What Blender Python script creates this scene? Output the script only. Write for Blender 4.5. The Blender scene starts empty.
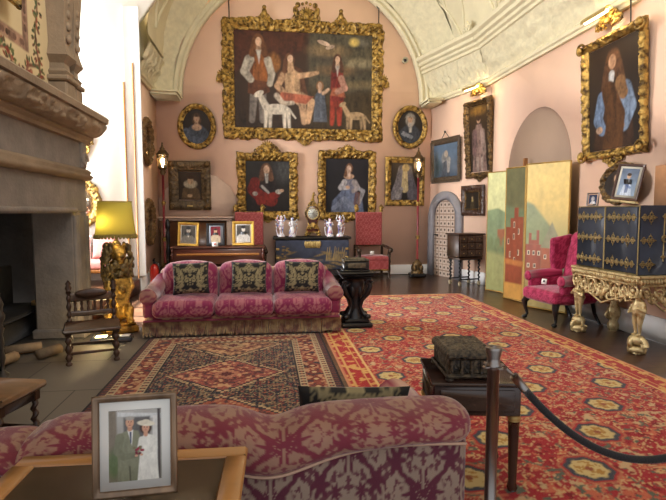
import bpy, math, random
import numpy as np
from math import pi, sin, cos, radians, sqrt, atan2
SC = bpy.context.scene
COL = SC.collection
V3 = lambda *a: np.array(a, dtype=float)

def lin(r, g, b):
    a = np.array([r, g, b], dtype=float) / 255.0
    return np.where(a <= .04045, a / 12.92, ((a + .055) / 1.055) ** 2.4)

# ------------------------------------------------------------------ noise
def _hash(i, j, k, seed):
    n = (i * 374761393 + j * 668265263 + k * 1274126177 + seed * 974634777) & 0x7fffffff
    n = ((n ^ (n >> 13)) * 1274126177) & 0x7fffffff
    n = (n ^ (n >> 16)) & 0xffff
    return n / 65535.0
def vnoise(x, y, z=0.0, seed=0):
    x, y, z = np.broadcast_arrays(np.asarray(x, float), np.asarray(y, float), np.asarray(z, float))
    i, j, k = np.floor(x).astype(np.int64), np.floor(y).astype(np.int64), np.floor(z).astype(np.int64)
    u, v, w = x - i, y - j, z - k
    u, v, w = u*u*(3-2*u), v*v*(3-2*v), w*w*(3-2*w)
    r = 0
    for a in (0, 1):
        for b in (0, 1):
            for c in (0, 1):
                r = r + _hash(i+a, j+b, k+c, seed) * (u if a else 1-u) * (v if b else 1-v) * (w if c else 1-w)
    return r
def fbm(x, y, z=0.0, seed=0, o=3):
    r, a, t = 0, 1.0, 0
    for q in range(o):
        r = r + a * vnoise(np.asarray(x)*2**q, np.asarray(y)*2**q, np.asarray(z)*2**q, seed+q); t += a; a *= .5
    return r / t
def sstep(a, b, x):
    t = np.clip((x - a) / (b - a), 0, 1)
    return t*t*(3-2*t)

# ------------------------------------------------------------------ geometry collector
def gridf(nu, nv, cu=False, cv=False):
    i, j = np.meshgrid(np.arange(nu if cu else nu-1), np.arange(nv if cv else nv-1), indexing='ij')
    i2, j2 = (i+1) % nu, (j+1) % nv
    return np.stack([i*nv+j, i2*nv+j, i2*nv+j2, i*nv+j2], -1).reshape(-1, 4)
def rotm(rx=0, ry=0, rz=0):
    cx, sx, cy, sy, cz, sz = cos(rx), sin(rx), cos(ry), sin(ry), cos(rz), sin(rz)
    X = np.array([[1,0,0],[0,cx,-sx],[0,sx,cx]]); Y = np.array([[cy,0,sy],[0,1,0],[-sy,0,cy]]); Z = np.array([[cz,-sz,0],[sz,cz,0],[0,0,1]])
    return Z @ Y @ X

class G:
    def __init__(s):
        s.V, s.Q, s.T, s.N, s.n = [], [], [], [], 0
    def add(s, V, Q=None, T=None):
        V = np.asarray(V, float).reshape(-1, 3)
        if Q is not None and len(Q): s.Q.append(np.asarray(Q, int) + s.n)
        if T is not None and len(T): s.T.append(np.asarray(T, int) + s.n)
        s.V.append(V); s.n += len(V)
        return s
    def box(s, c, d, rot=(0, 0, 0), b=0.0):
        h = np.array(d, float) / 2; R = rotm(*rot); c = np.array(c, float)
        b = min(b, .45 * 2 * h.min())
        if b <= 0:
            sg = np.array([(x, y, z) for x in (-1, 1) for y in (-1, 1) for z in (-1, 1)], float)
            return s.add((sg*h) @ R.T + c, [(0,1,3,2),(4,6,7,5),(0,4,5,1),(2,3,7,6),(0,2,6,4),(1,5,7,3)])
        vs, ix = [], {}
        for x in (-1, 1):
            for y in (-1, 1):
                for z in (-1, 1):
                    for a in range(3):
                        p = np.array([x, y, z]) * (h - b); p[a] = (x, y, z)[a] * h[a]
                        ix[(x, y, z, a)] = len(vs); vs.append(p)
        q, t = [], []
        for a in range(3):
            o = [k for k in range(3) if k != a]
            for sg in (-1, 1):
                def key(u, v):
                    k = [0, 0, 0]; k[a] = sg; k[o[0]] = u; k[o[1]] = v
                    return ix[(*k, a)]
                q.append((key(-1,-1), key(1,-1), key(1,1), key(-1,1)))
            for u in (-1, 1):
                for v in (-1, 1):
                    k0 = [0,0,0]; k1 = [0,0,0]; k0[a] = -1; k1[a] = 1
                    for k in (k0, k1): k[o[0]] = u; k[o[1]] = v
                    q.append((ix[(*k0, o[0])], ix[(*k1, o[0])], ix[(*k1, o[1])], ix[(*k0, o[1])]))
        for x in (-1, 1):
            for y in (-1, 1):
                for z in (-1, 1):
                    t.append((ix[(x,y,z,0)], ix[(x,y,z,1)], ix[(x,y,z,2)]))
        return s.add(np.array(vs) @ R.T + c, q, t)
    def rbox(s, c, d, r=.05, res=.03, rot=(0, 0, 0), fn=None, puff=0.0):
        h = np.array(d, float) / 2; r = min(r, h.min() * .999)
        c = np.array(c, float); R = rotm(*rot)
        def axis(hh):
            n = max(2, int(round(2*(hh-r)/res)))
            m = max(3, int(round(r*1.57/res)))
            e = hh - r + r*np.tan(np.linspace(0, pi/4, m+1))[1:]
            return np.concatenate([-e[::-1], np.linspace(-(hh-r), hh-r, n+1) if hh-r > 1e-6 else [0.0], e])
        for a in range(3):
            o = [k for k in range(3) if k != a]
            A, B = np.meshgrid(axis(h[o[0]]), axis(h[o[1]]), indexing='ij')
            for sg in (-1, 1):
                P = np.zeros(A.shape + (3,)); P[..., a] = sg*h[a]; P[..., o[0]] = A; P[..., o[1]] = B
                I = np.clip(P, -(h-r), h-r); D = P - I
                P = I + D / np.maximum(np.linalg.norm(D, axis=-1, keepdims=True), 1e-9) * r
                if puff:
                    q = P / h
                    P = P + np.stack([np.zeros_like(A), np.zeros_like(A), puff*np.sign(q[..., 2])*np.sqrt(np.abs(q[..., 2]))*np.clip(1-q[..., 0]**2, 0, 1)*np.clip(1-q[..., 1]**2, 0, 1)], -1)
                P = P.reshape(-1, 3)
                if fn is not None: P = fn(P)
                F = gridf(*A.shape)
                # consistent winding: outward
                if (sg > 0) == (a == 1): F = F[:, ::-1]
                s.add(P @ R.T + c, F)
        return s
    def tube(s, pts, r, n=10, cap=True, flat=None):
        P = np.asarray(pts, float); m = len(P)
        r = np.broadcast_to(np.asarray(r, float), (m,))
        t = np.gradient(P, axis=0); t /= np.maximum(np.linalg.norm(t, axis=1, keepdims=True), 1e-9)
        u = np.cross(t[0], [0, 0, 1.0])
        if np.linalg.norm(u) < .1: u = np.cross(t[0], [0, 1.0, 0])
        u /= np.linalg.norm(u); a = np.linspace(0, 2*pi, n, endpoint=False); out = []
        for k in range(m):
            u = u - t[k]*np.dot(u, t[k]); u /= np.linalg.norm(u); w = np.cross(t[k], u)
            out.append(P[k] + r[k]*(np.outer(np.cos(a), u) + np.outer(np.sin(a), w)*(flat or 1)))
        Vv = np.concatenate(out); F = gridf(m, n, False, True); T = []
        if cap:
            b = len(Vv); Vv = np.concatenate([Vv, P[:1], P[-1:]])
            for k in range(n):
                T.append((b, (k+1) % n, k)); T.append((b+1, (m-1)*n+k, (m-1)*n+(k+1) % n))
        return s.add(Vv, F, T)
    def cyl(s, p, q, r1, r2=None, n=14):
        r2 = r1 if r2 is None else r2
        return s.tube([p, q], [r1, r2], n)
    def lathe(s, prof, c=(0, 0, 0), n=20, rot=(0, 0, 0), sq=False, phase=0.0):
        pr = np.asarray(prof, float)
        a = np.linspace(0, 2*pi, n, endpoint=False) + phase
        k = np.ones_like(a)
        if sq: k = 1/np.maximum(np.abs(np.cos(a)), np.abs(np.sin(a)))
        Vv = np.stack([np.outer(pr[:, 0], np.cos(a)*k), np.outer(pr[:, 0], np.sin(a)*k), np.repeat(pr[:, 1:2], n, 1)], -1).reshape(-1, 3)
        T = []; b = len(Vv); Vv = np.concatenate([Vv, [[0, 0, pr[0, 1]], [0, 0, pr[-1, 1]]]])
        for j in range(n):
            T.append((b, (j+1) % n, j)); T.append((b+1, (len(pr)-1)*n+j, (len(pr)-1)*n+(j+1) % n))
        return s.add(Vv @ rotm(*rot).T + np.array(c, float), gridf(len(pr), n, False, True), T)
    def twist(s, p, h, r, turns, n=14, amp=.35, m=None):
        m = m or int(turns*14)+8; z = np.linspace(0, h, m); a = np.linspace(0, 2*pi, n, endpoint=False)
        off = amp*r
        Vv = np.stack([off*np.cos(2*pi*turns*z/h)[:, None] + r*np.cos(a)[None], off*np.sin(2*pi*turns*z/h)[:, None] + r*np.sin(a)[None], np.repeat(z[:, None], n, 1)], -1).reshape(-1, 3)
        return s.add(Vv + np.array(p, float), gridf(m, n, False, True))
    def ell(s, c, r, rot=(0, 0, 0), n=14):
        r = np.broadcast_to(np.asarray(r, float), (3,))
        th = np.linspace(.001, pi-.001, max(6, n*2//3)); a = np.linspace(0, 2*pi, n, endpoint=False)
        Vv = np.stack([np.outer(np.sin(th), np.cos(a)), np.outer(np.sin(th), np.sin(a)), np.repeat(np.cos(th)[:, None], n, 1)], -1).reshape(-1, 3)
        return s.add((Vv*r) @ rotm(*rot).T + np.array(c, float), gridf(len(th), n, False, True)[:, ::-1])
    def cap(s, p, q, r1, r2=None, n=12):
        r2 = r1 if r2 is None else r2
        s.tube([p, q], [r1, r2], n); s.ell(p, r1, n=n); return s.ell(q, r2, n=n)
    def torus(s, c, R, r, rot=(0, 0, 0), n=24, m=8):
        a = np.linspace(0, 2*pi, n, endpoint=False); b = np.linspace(0, 2*pi, m, endpoint=False)
        A, B = np.meshgrid(a, b, indexing='ij'); Rx, Ry = np.broadcast_to(np.asarray(R, float), (2,))
        Vv = np.stack([(Rx+r*np.cos(B))*np.cos(A), (Ry+r*np.cos(B))*np.sin(A), r*np.sin(B)], -1).reshape(-1, 3)
        return s.add(Vv @ rotm(*rot).T + np.array(c, float), gridf(n, m, True, True))
    def prism(s, poly, lo, hi, f):
        """poly: 2D outline; f(u, v, w) maps to 3D, w in lo..hi"""
        n = len(poly); b = s.n
        Vv = [f(u, v, lo) for u, v in poly] + [f(u, v, hi) for u, v in poly]
        s.add(Vv, [(i, (i+1) % n, n+(i+1) % n, n+i) for i in range(n)])
        s.N.append(list(range(b+n-1, b-1, -1))); s.N.append(list(range(b+n, b+2*n)))
        return s
    def spiral(s, c, r0, turns, r, ax='xz', hand=1, a0=0.0, n=8, w=0.0):
        k = np.linspace(0, 1, int(18*turns)+4); a = a0 + hand*2*pi*turns*k; R = r0*(1-.86*k)
        u, v = R*np.cos(a), R*np.sin(a); P = np.zeros((len(k), 3))
        i, j = {'xz': (0, 2), 'yz': (1, 2), 'xy': (0, 1)}[ax]
        P[:, i] = u; P[:, j] = v
        return s.tube(P + np.array(c, float), r*(1-.45*k), n)
    def verts(s): return np.concatenate(s.V)
    def warp(s, f):
        s.V = [f(v) for v in s.V]; return s
    def build(s, name, m, parent=None, loc=None, smooth=True, col=None, remesh=None, angle=None, bevel=None, disp=None):
        Vv = s.verts().astype(np.float32); me = bpy.data.meshes.new(name)
        Q = np.concatenate(s.Q) if s.Q else np.zeros((0, 4), int); T = np.concatenate(s.T) if s.T else np.zeros((0, 3), int)
        idx = np.concatenate([Q.ravel(), T.ravel()] + [np.array(q) for q in s.N]).astype(np.int32)
        tot = np.concatenate([np.full(len(Q), 4), np.full(len(T), 3), np.array([len(q) for q in s.N], int)]).astype(np.int32)
        me.vertices.add(len(Vv)); me.vertices.foreach_set('co', Vv.ravel())
        me.loops.add(len(idx)); me.loops.foreach_set('vertex_index', idx)
        me.polygons.add(len(tot)); st = np.concatenate([[0], np.cumsum(tot)[:-1]]).astype(np.int32)
        me.polygons.foreach_set('loop_start', st)
        try: me.polygons.foreach_set('loop_total', tot)
        except Exception: pass
        me.update(calc_edges=True); me.validate()
        if smooth: me.polygons.foreach_set('use_smooth', np.ones(len(me.polygons), bool))
        if col is not None:
            cv = col(Vv.astype(float)) if callable(col) else col
            at = me.color_attributes.new('Col', 'FLOAT_COLOR', 'POINT')
            at.data.foreach_set('color', np.concatenate([cv, np.ones((len(cv), 1))], 1).astype(np.float32).ravel())
        me.materials.append(m)
        o = bpy.data.objects.new(name, me); COL.objects.link(o)
        if parent is not None: o.parent = parent
        if loc is not None: o.location = loc
        if smooth and angle:
            me.set_sharp_from_angle(angle=radians(angle))
        if bevel:
            b = o.modifiers.new('bevel', 'BEVEL'); b.width = bevel; b.segments = 2; b.limit_method = 'ANGLE'
        if remesh:
            r = o.modifiers.new('remesh', 'REMESH'); r.mode = 'VOXEL'; r.voxel_size = remesh; r.use_smooth_shade = True
            q = o.modifiers.new('smooth', 'SMOOTH'); q.factor = .5; q.iterations = 2
        if disp:
            tx = bpy.data.textures.new(name, 'CLOUDS'); tx.noise_scale = disp[1]
            d = o.modifiers.new('carve', 'DISPLACE'); d.texture = tx; d.strength = disp[0]; d.texture_coords = 'LOCAL'
        return o

# ------------------------------------------------------------------ things
def tag(o, label, cat, group=None, kind=None):
    o['label'] = label; o['category'] = cat
    if group: o['group'] = group
    if kind: o['kind'] = kind
    return o
def thing(name, label, cat, loc=(0, 0, 0), rz=0.0, group=None, rx=0.0):
    o = bpy.data.objects.new(name, None); COL.objects.link(o); o.empty_display_size = .1
    o.location = loc; o.rotation_euler = (rx, 0, rz)
    return tag(o, label, cat, group)
def struct(o):
    o['kind'] = 'structure'; return o
def dup(root, loc, rz=None, label=None, group=None, rx=None):
    def cp(o, par):
        c = o.copy(); COL.objects.link(c)
        if par is not None: c.parent = par
        for ch in [x for x in bpy.data.objects if x.parent == o]: cp(ch, c)
        return c
    r = cp(root, None); r.location = loc
    e = list(r.rotation_euler)
    if rz is not None: e[2] = rz
    if rx is not None: e[0] = rx
    r.rotation_euler = e
    if label: r['label'] = label
    if group: r['group'] = group
    return r

# ------------------------------------------------------------------ materials
MATS = {}
def mat(name, c=(.5, .5, .5), rough=.5, metal=0.0, var=0.0, scale=8.0, bump=0.0, bscale=None, c2=None, vc=False, sheen=0.0, spec=.5, emit=None, es=1.0, trans=0.0, stretch=None, coat=0.0, thresh=None, alpha=None):
    if name in MATS: return MATS[name]
    m = bpy.data.materials.new(name); m.use_nodes = True; nt = m.node_tree; N, L = nt.nodes, nt.links
    b = N['Principled BSDF']; b.inputs['Roughness'].default_value = rough; b.inputs['Metallic'].default_value = metal
    b.inputs['Specular IOR Level'].default_value = spec
    c = tuple(c)
    if sheen: b.inputs['Sheen Weight'].default_value = sheen; b.inputs['Sheen Roughness'].default_value = .4
    if coat: b.inputs['Coat Weight'].default_value = coat; b.inputs['Coat Roughness'].default_value = .15
    if trans: b.inputs['Transmission Weight'].default_value = trans
    if emit is not None: b.inputs['Emission Color'].default_value = (*emit, 1); b.inputs['Emission Strength'].default_value = es
    tc = N.new('ShaderNodeTexCoord'); mp = N.new('ShaderNodeMapping'); L.new(tc.outputs['Object'], mp.inputs[0])
    if stretch: mp.inputs['Scale'].default_value = stretch
    src = None
    if vc:
        a = N.new('ShaderNodeAttribute'); a.attribute_name = 'Col'; src = a.outputs['Color']
    if var or c2 is not None:
        nz = N.new('ShaderNodeTexNoise'); nz.inputs['Scale'].default_value = scale; nz.inputs['Detail'].default_value = 5; L.new(mp.outputs[0], nz.inputs['Vector'])
        rp = N.new('ShaderNodeValToRGB'); L.new(nz.outputs['Fac'], rp.inputs[0])
        t = thresh or (.3, .7)
        rp.color_ramp.elements[0].position = t[0]; rp.color_ramp.elements[1].position = t[1]
        ca = c2 if c2 is not None else tuple(x*(1-var) for x in c)
        rp.color_ramp.elements[0].color = (*ca, 1); rp.color_ramp.elements[1].color = (*(c if c2 is not None else tuple(min(1, x*(1+var*.6)) for x in c)), 1)
        if src is None: src = rp.outputs[0]
    if src is not None: L.new(src, b.inputs['Base Color'])
    else: b.inputs['Base Color'].default_value = (*c, 1)
    if bump:
        nb = N.new('ShaderNodeTexNoise'); nb.inputs['Scale'].default_value = bscale or scale; nb.inputs['Detail'].default_value = 4; L.new(mp.outputs[0], nb.inputs['Vector'])
        bp = N.new('ShaderNodeBump'); bp.inputs['Strength'].default_value = bump; bp.inputs['Distance'].default_value = .02
        L.new(nb.outputs['Fac'], bp.inputs['Height']); L.new(bp.outputs[0], b.inputs['Normal'])
    MATS[name] = m
    return m
PINK = mat('pink plaster', lin(240, 202, 176), .85, var=.05, scale=1.3, bump=.06, bscale=30)
PLAST = mat('cream plaster', lin(216, 206, 172), .8, var=.08, scale=3, bump=.1, bscale=20)
PLASTF = mat('cream plaster relief', lin(212, 202, 168), .8, var=.12, scale=9, bump=.9, bscale=14)
WHITE = mat('white paint', lin(240, 238, 236), .5, var=.03, scale=4)
STONE = mat('brown sandstone', lin(146, 126, 102), .85, var=.22, scale=3.5, bump=.35, bscale=26)
STONEG = mat('grey sandstone', lin(126, 116, 106), .88, var=.22, scale=4, bump=.35, bscale=26)
STONEP = mat('pale stone', lin(202, 176, 160), .85, var=.10, scale=4, bump=.2, bscale=20)
SLATE = mat('door surround stone', lin(140, 136, 140), .8, var=.12, scale=6, bump=.2, bscale=30)
GOLD = mat('gilding', lin(188, 152, 78), .38, metal=.6, c2=tuple(lin(70, 50, 24)), scale=13, bump=.6, bscale=40, thresh=(.36, .60))
GOLDP = mat('pale gilding', lin(206, 186, 138), .42, metal=.45, c2=tuple(lin(146, 112, 62)), scale=18, bump=.4, bscale=50, thresh=(.3, .5))
GOLDD = mat('dark gilding', lin(120, 92, 50), .45, metal=.5, c2=tuple(lin(52, 38, 24)), scale=26, bump=.5, bscale=60, thresh=(.35, .65))
BRASS = mat('brass', lin(190, 164, 104), .38, metal=.6, var=.15, scale=30)
DARKW = mat('dark oak', lin(66, 42, 28), .42, var=.35, scale=14, stretch=(1, 1, .2), bump=.15, bscale=30, coat=.1)
MIDW = mat('walnut', lin(104, 66, 42), .35, var=.3, scale=10, stretch=(.25, 1, 1), bump=.08, bscale=30, coat=.25)
HONEY = mat('honey wood', lin(176, 116, 58), .32, var=.25, scale=9, stretch=(.25, 1, 1), bump=.05, bscale=30, coat=.35)
BLACK = mat('black lacquer', lin(24, 24, 28), .28, var=.2, scale=6, coat=.3)
BLACKW = mat('ebonised wood', lin(26, 24, 26), .35, var=.3, scale=12)
IRON = mat('black iron', lin(36, 34, 34), .6, metal=.4, var=.3, scale=14, bump=.2)
STEEL = mat('brushed steel', lin(150, 144, 140), .34, metal=1.0, var=.08, scale=5, stretch=(20, 20, .4))
VCP = mat('painted surface', vc=True, rough=.5, spec=.25)
VCW = mat('woven pile', vc=True, rough=.95, spec=.1, sheen=.15, bump=.35, bscale=260)
VCF = mat('damask cloth', vc=True, rough=.7, spec=.25, sheen=.45, bump=.12, bscale=180)
VCPH = mat('photo print', vc=True, rough=.25, spec=.4)
VCC = mat('glazed porcelain', vc=True, rough=.2, spec=.5)
GLASS = mat('clear glass', (1, 1, 1), .02, trans=1.0)
CARD = mat('white card', lin(236, 234, 228), .7)
# ================================================================== the room
# camera stands at (0, 0, 1.55); the room runs away along +Y
XL, XR, YB = -2.45, 4.65, 12.1
SA, SB = V3(4.08, 12.1, 0), V3(4.65, 10.0, 0)          # splayed wall in the far right corner
SPR = atan2(SB[1]-SA[1], SB[0]-SA[0])                   # its direction
def splay(lx, ly=0.0, z=0.0):                           # lx along the splayed wall, ly into the wall
    return V3(SA[0]+lx*cos(SPR)-ly*sin(SPR), SA[1]+lx*sin(SPR)+ly*cos(SPR), z)
ZS = 4.2
CX, CR = .96, 2.81                                      # the arch over the back wall

# floors
fm = bpy.data.materials.new('polished oak boards'); fm.use_nodes = True
nt = fm.node_tree; b = nt.nodes['Principled BSDF']; b.inputs['Roughness'].default_value = .3; b.inputs['Coat Weight'].default_value = .2
tc = nt.nodes.new('ShaderNodeTexCoord'); mp = nt.nodes.new('ShaderNodeMapping'); br = nt.nodes.new('ShaderNodeTexBrick')
nt.links.new(tc.outputs['Object'], mp.inputs[0]); mp.inputs['Rotation'].default_value = (0, 0, 0)
nt.links.new(mp.outputs[0], br.inputs['Vector'])
br.inputs['Color1'].default_value = (*lin(112, 82, 64), 1); br.inputs['Color2'].default_value = (*lin(92, 66, 52), 1); br.inputs['Mortar'].default_value = (*lin(32, 22, 18), 1)
br.inputs['Scale'].default_value = 1; br.inputs['Brick Width'].default_value = 2.6; br.inputs['Row Height'].default_value = .17; br.inputs['Mortar Size'].default_value = .004
nt.links.new(br.outputs['Color'], b.inputs['Base Color'])
g = G(); g.box((1.6, 6.2, -.1), (9.2, 12.6, .2)); struct(g.build('floor', fm, smooth=False))
FLAG = bpy.data.materials.new('stone flags'); FLAG.use_nodes = True
nt = FLAG.node_tree; b = nt.nodes['Principled BSDF']; b.inputs['Roughness'].default_value = .7
tc = nt.nodes.new('ShaderNodeTexCoord'); br = nt.nodes.new('ShaderNodeTexBrick'); nt.links.new(tc.outputs['Object'], br.inputs['Vector'])
br.inputs['Color1'].default_value = (*lin(112, 104, 94), 1); br.inputs['Color2'].default_value = (*lin(100, 92, 82), 1); br.inputs['Mortar'].default_value = (*lin(60, 54, 48), 1)
br.inputs['Scale'].default_value = 1; br.inputs['Brick Width'].default_value = 1.1; br.inputs['Row Height'].default_value = .9; br.inputs['Mortar Size'].default_value = .006
nt.links.new(br.outputs['Color'], b.inputs['Base Color'])
g = G(); g.box((-2.2, 4.2, .003), (2.0, 5.4, .006)); struct(g.build('floor_hearth', FLAG, smooth=False))

# back wall, with its round head inside the vault
arc = [(CX+3.7*cos(t), ZS+3.7*sin(t)) for t in np.linspace(0, pi, 40)]
g = G(); g.prism([(-2.65, 0), (4.3, 0), (4.66, ZS)] + arc + [(-2.74, ZS)], YB, YB+.25, lambda u, v, w: (u, w, v))
struct(g.build('wall_back', PINK, smooth=False))
# right wall with the arched recess
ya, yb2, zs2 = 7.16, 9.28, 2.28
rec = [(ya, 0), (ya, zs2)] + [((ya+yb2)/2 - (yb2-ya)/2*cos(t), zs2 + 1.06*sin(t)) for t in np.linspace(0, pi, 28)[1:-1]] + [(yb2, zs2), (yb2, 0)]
g = G(); g.prism([(-.6, 0)] + rec + [(10.0, 0), (10.0, 5.0), (-.6, 5.0)], XR, XR+.55, lambda u, v, w: (w, u, v))
struct(g.build('wall_right', PINK, smooth=False))
g = G(); g.prism(rec[1:-1]+[(yb2, 0), (ya, 0)], XR+.05, XR+.3, lambda u, v, w: (w, u, v)); struct(g.build('wall_recess', mat('shade-toned plaster', lin(156, 132, 114), .85, var=.06, scale=2), smooth=False))  # shallow back wall in darker taupe: a deep niche's shade put into its colour
g = G(); L_ = float(np.linalg.norm(SB-SA)); g.prism([(0, 0), (L_, 0), (L_, 5), (0, 5)], 0, .25, lambda u, v, w: splay(u, w, v))
struct(g.build('wall_splay', PINK, smooth=False))
# left wall beyond the window bay; the bay; the chimney side
g = G(); g.box((XL-.2, 11.23, 2.1), (.4, 1.84, 4.2)); struct(g.build('wall_left', PINK, smooth=False))
g = G(); g.box((XL-.2, 11.23, 5.5), (.4, 1.84, 2.6)); struct(g.build('wall_left_upper', PLAST, smooth=False))
BAYM = mat('white bay plaster', lin(244, 240, 230), .8, var=.03, scale=3)
g = G(); g.prism([(-5.2, 0), (XL, 0), (XL, 5.0), (-1.95, 5.7), (-1.2, 6.6), (-1.2, 7.2), (-5.2, 7.2)], 10.15, 10.3, lambda u, v, w: (u, w, v))
struct(g.build('wall_bay_far', BAYM, smooth=False))
g = G(); g.prism([(-5.2, 0), (-2.75, 0), (-2.75, 5.0), (-1.95, 5.7), (-1.2, 6.6), (-1.2, 7.2), (-5.2, 7.2)], 7.4, 7.5, lambda u, v, w: (u, w, v))
struct(g.build('wall_bay_near', BAYM, smooth=False))
g = G(); g.box((-3.2, 8.4, 7.1), (4.2, 3.8, .2)); struct(g.build('ceiling_bay', BAYM, smooth=False))
g = G(); g.box((-3.8, 8.8, .12), (2.76, 2.6, .24)); struct(g.build('floor_bay', MIDW, smooth=False))
# bay outer wall round one tall window
g = G(); wx = -4.95
g.box((wx, 8.4, .6), (.3, 3.5, 1.2)); g.box((wx, 8.4, 6.0), (.3, 3.5, 2.4)); g.box((wx, 7.3, 3.0), (.3, .7, 3.6)); g.box((wx, 9.94, 3.0), (.3, .42, 3.6))
struct(g.build('wall_bay_outer', BAYM, smooth=False))
w1 = bpy.data.objects.new('window_1', None); COL.objects.link(w1); struct(w1)
g = G()
for yy in (7.68, 8.35, 9.03, 9.7): g.box((wx, yy, 3.0), (.08, .07, 3.6))
for zz in (1.25, 2.1, 3.0, 3.9, 4.76): g.box((wx, 8.69, zz), (.06, 2.06, .06))
g.build('window_frame', WHITE, w1, smooth=False)
# timber and white casing on the near corner of the left wall
g = G(); g.box((XL-.02, 10.13, 2.85), (.30, .05, 5.1), b=.01); struct(g.build('trim_1', WHITE, smooth=False))
g = G(); g.tube([(XL+.0, 10.09, .26), (XL+.0, 10.09, 4.35)], .018); g.tube([(XL-.17, 10.09, .26), (XL-.17, 10.09, 4.0)], .02); struct(g.build('trim_2', HONEY))
g = G(); g.box((XL-.2, .4, 2.5), (.4, 2.0, 5.0)); struct(g.build('wall_left_near', PINK, smooth=False))
# skirting boards
g = G(); g.box((.815, YB-.02, .12), (6.5, .04, .24), b=.008); struct(g.build('baseboard_back', WHITE, smooth=False))
g = G(); g.box((XR-.02, 3.2, .15), (.04, 7.9, .30), b=.008); g.box((XR-.02, 9.63, .15), (.04, .66, .30), b=.008); struct(g.build('baseboard_right', WHITE, smooth=False))
g = G(); g.prism([(1.36, 0), (L_-.03, 0), (L_-.03, .26), (1.36, .26)], -.03, -.001, lambda u, v, w: splay(u, w, v)); struct(g.build('baseboard_splay', WHITE, smooth=False))
g = G(); g.box((XL+.02, 11.13, .14), (.04, 1.9, .28), b=.008); struct(g.build('baseboard_left', WHITE, smooth=False))

# arch moulding and flared relief band over the back wall
prof = [(2.81, 12.09), (2.80, 11.94), (2.83, 11.90), (2.87, 11.91), (2.89, 11.95), (2.92, 11.95), (2.94, 11.90), (2.98, 11.89), (3.0, 11.92)]
band = [(3.0, 11.92)] + [(3.0+.62*k, 11.92-.62*k**1.3) for k in np.linspace(0, 1, 14)[1:]]
th = np.linspace(-.0, pi, 70)
def ring(pr):
    pr = np.array(pr); return np.stack([CX+np.outer(pr[:, 0], np.cos(th)), np.repeat(pr[:, 1:2], len(th), 1), ZS+np.outer(pr[:, 0], np.sin(th))], -1)
g = G(); P = ring(prof); g.add(P, gridf(len(prof), len(th))); struct(g.build('trim_arch', PLAST))
g = G(); P = ring(band); s = np.linspace(0, 1, len(th))[None] * np.ones((len(band), 1))
nz = fbm(s*60, np.linspace(0, 1, len(band))[:, None]*6+0*s, seed=4)
P[..., 1] -= .05*sstep(.5, .7, nz); g.add(P, gridf(len(band), len(th))); struct(g.build('trim_relief', PLASTF))
g = G()
for x0, x1 in ((-2.46, -1.85), (3.77, 4.14)):
    g.box(((x0+x1)/2, 11.75, ZS-.03), (x1-x0, .7, .06), b=.01); g.box(((x0+x1)/2, 11.75, ZS-.09), (x1-x0-.06, .64, .06), b=.01)
struct(g.build('trim_springer', PLAST, smooth=False))

# cornice swept along the walls: (inward offset, height)
def sweep(path, pr, n=1, fn=None):
    path = [V3(*p) for p in path]; pts = []
    for a, b_ in zip(path[:-1], path[1:]):
        for k in range(n): pts.append(a+(b_-a)*k/n)
    pts.append(path[-1]); pts = np.array(pts); t = np.gradient(pts, axis=0); t /= np.linalg.norm(t, axis=1, keepdims=True)
    nrm = np.stack([t[:, 1], -t[:, 0]], -1); pr = np.array(pr)
    P = np.zeros((len(pr), len(pts), 3))
    P[..., 0] = pts[None, :, 0]+pr[:, :1]*nrm[None, :, 0]; P[..., 1] = pts[None, :, 1]+pr[:, :1]*nrm[None, :, 1]; P[..., 2] = pr[:, 1:2]
    if fn: P = fn(P)
    return P
rp = [(4.08, 12.05), (4.65, 10.0), (4.65, -.5)]
lp = [(-2.45, 10.3), (-2.45, 12.05)]
LOW = [(.0, 4.16), (.06, 4.16), (.07, 4.2), (.1, 4.22), (.11, 4.27), (.08, 4.3), (.06, 4.31)]
FRZ = [(.06+.22*k**1.4, 4.31+.54*k) for k in np.linspace(0, 1, 10)]
UP = [(.28, 4.85), (.32, 4.86), (.33, 4.91), (.30, 4.92), (.36, 4.95), (.37, 5.0), (.34, 5.01), (.41, 5.04), (.42, 5.1), (.39, 5.11), (.47, 5.15), (.48, 5.22), (.42, 5.26), (.34, 5.28)]
def relief(P):
    a = fbm(np.arange(P.shape[1])[None]*.55+0*P[..., 0], np.arange(P.shape[0])[:, None]*.8+0*P[..., 0], seed=9)
    k = .07*sstep(.48, .62, a)*np.sin(np.linspace(0, pi, P.shape[0]))[:, None]; P[..., 0] -= k*np.sign(P[..., 0]-1); return P
for nm, path, sgn in (('right', rp, -1), ('left', lp, 1)):
    f = (lambda pr: [(-d, z) for d, z in pr]) if nm == 'right' else (lambda pr: pr)
    sg = 1 if nm == 'right' else 1
    # inward is the right-hand normal of each path
    g = G(); 
    for pr in ((LOW, UP) if nm == 'right' else (LOW,)):
        P = sweep(path, [(d, z) for d, z in pr], 24); g.add(P, gridf(P.shape[0], P.shape[1]))
    struct(g.build('trim_cornice_'+nm, PLAST, angle=40))
    g = G(); P = sweep(path, FRZ, 90, relief); g.add(P, gridf(P.shape[0], P.shape[1])); struct(g.build('trim_frieze_'+nm, PLASTF))

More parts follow.
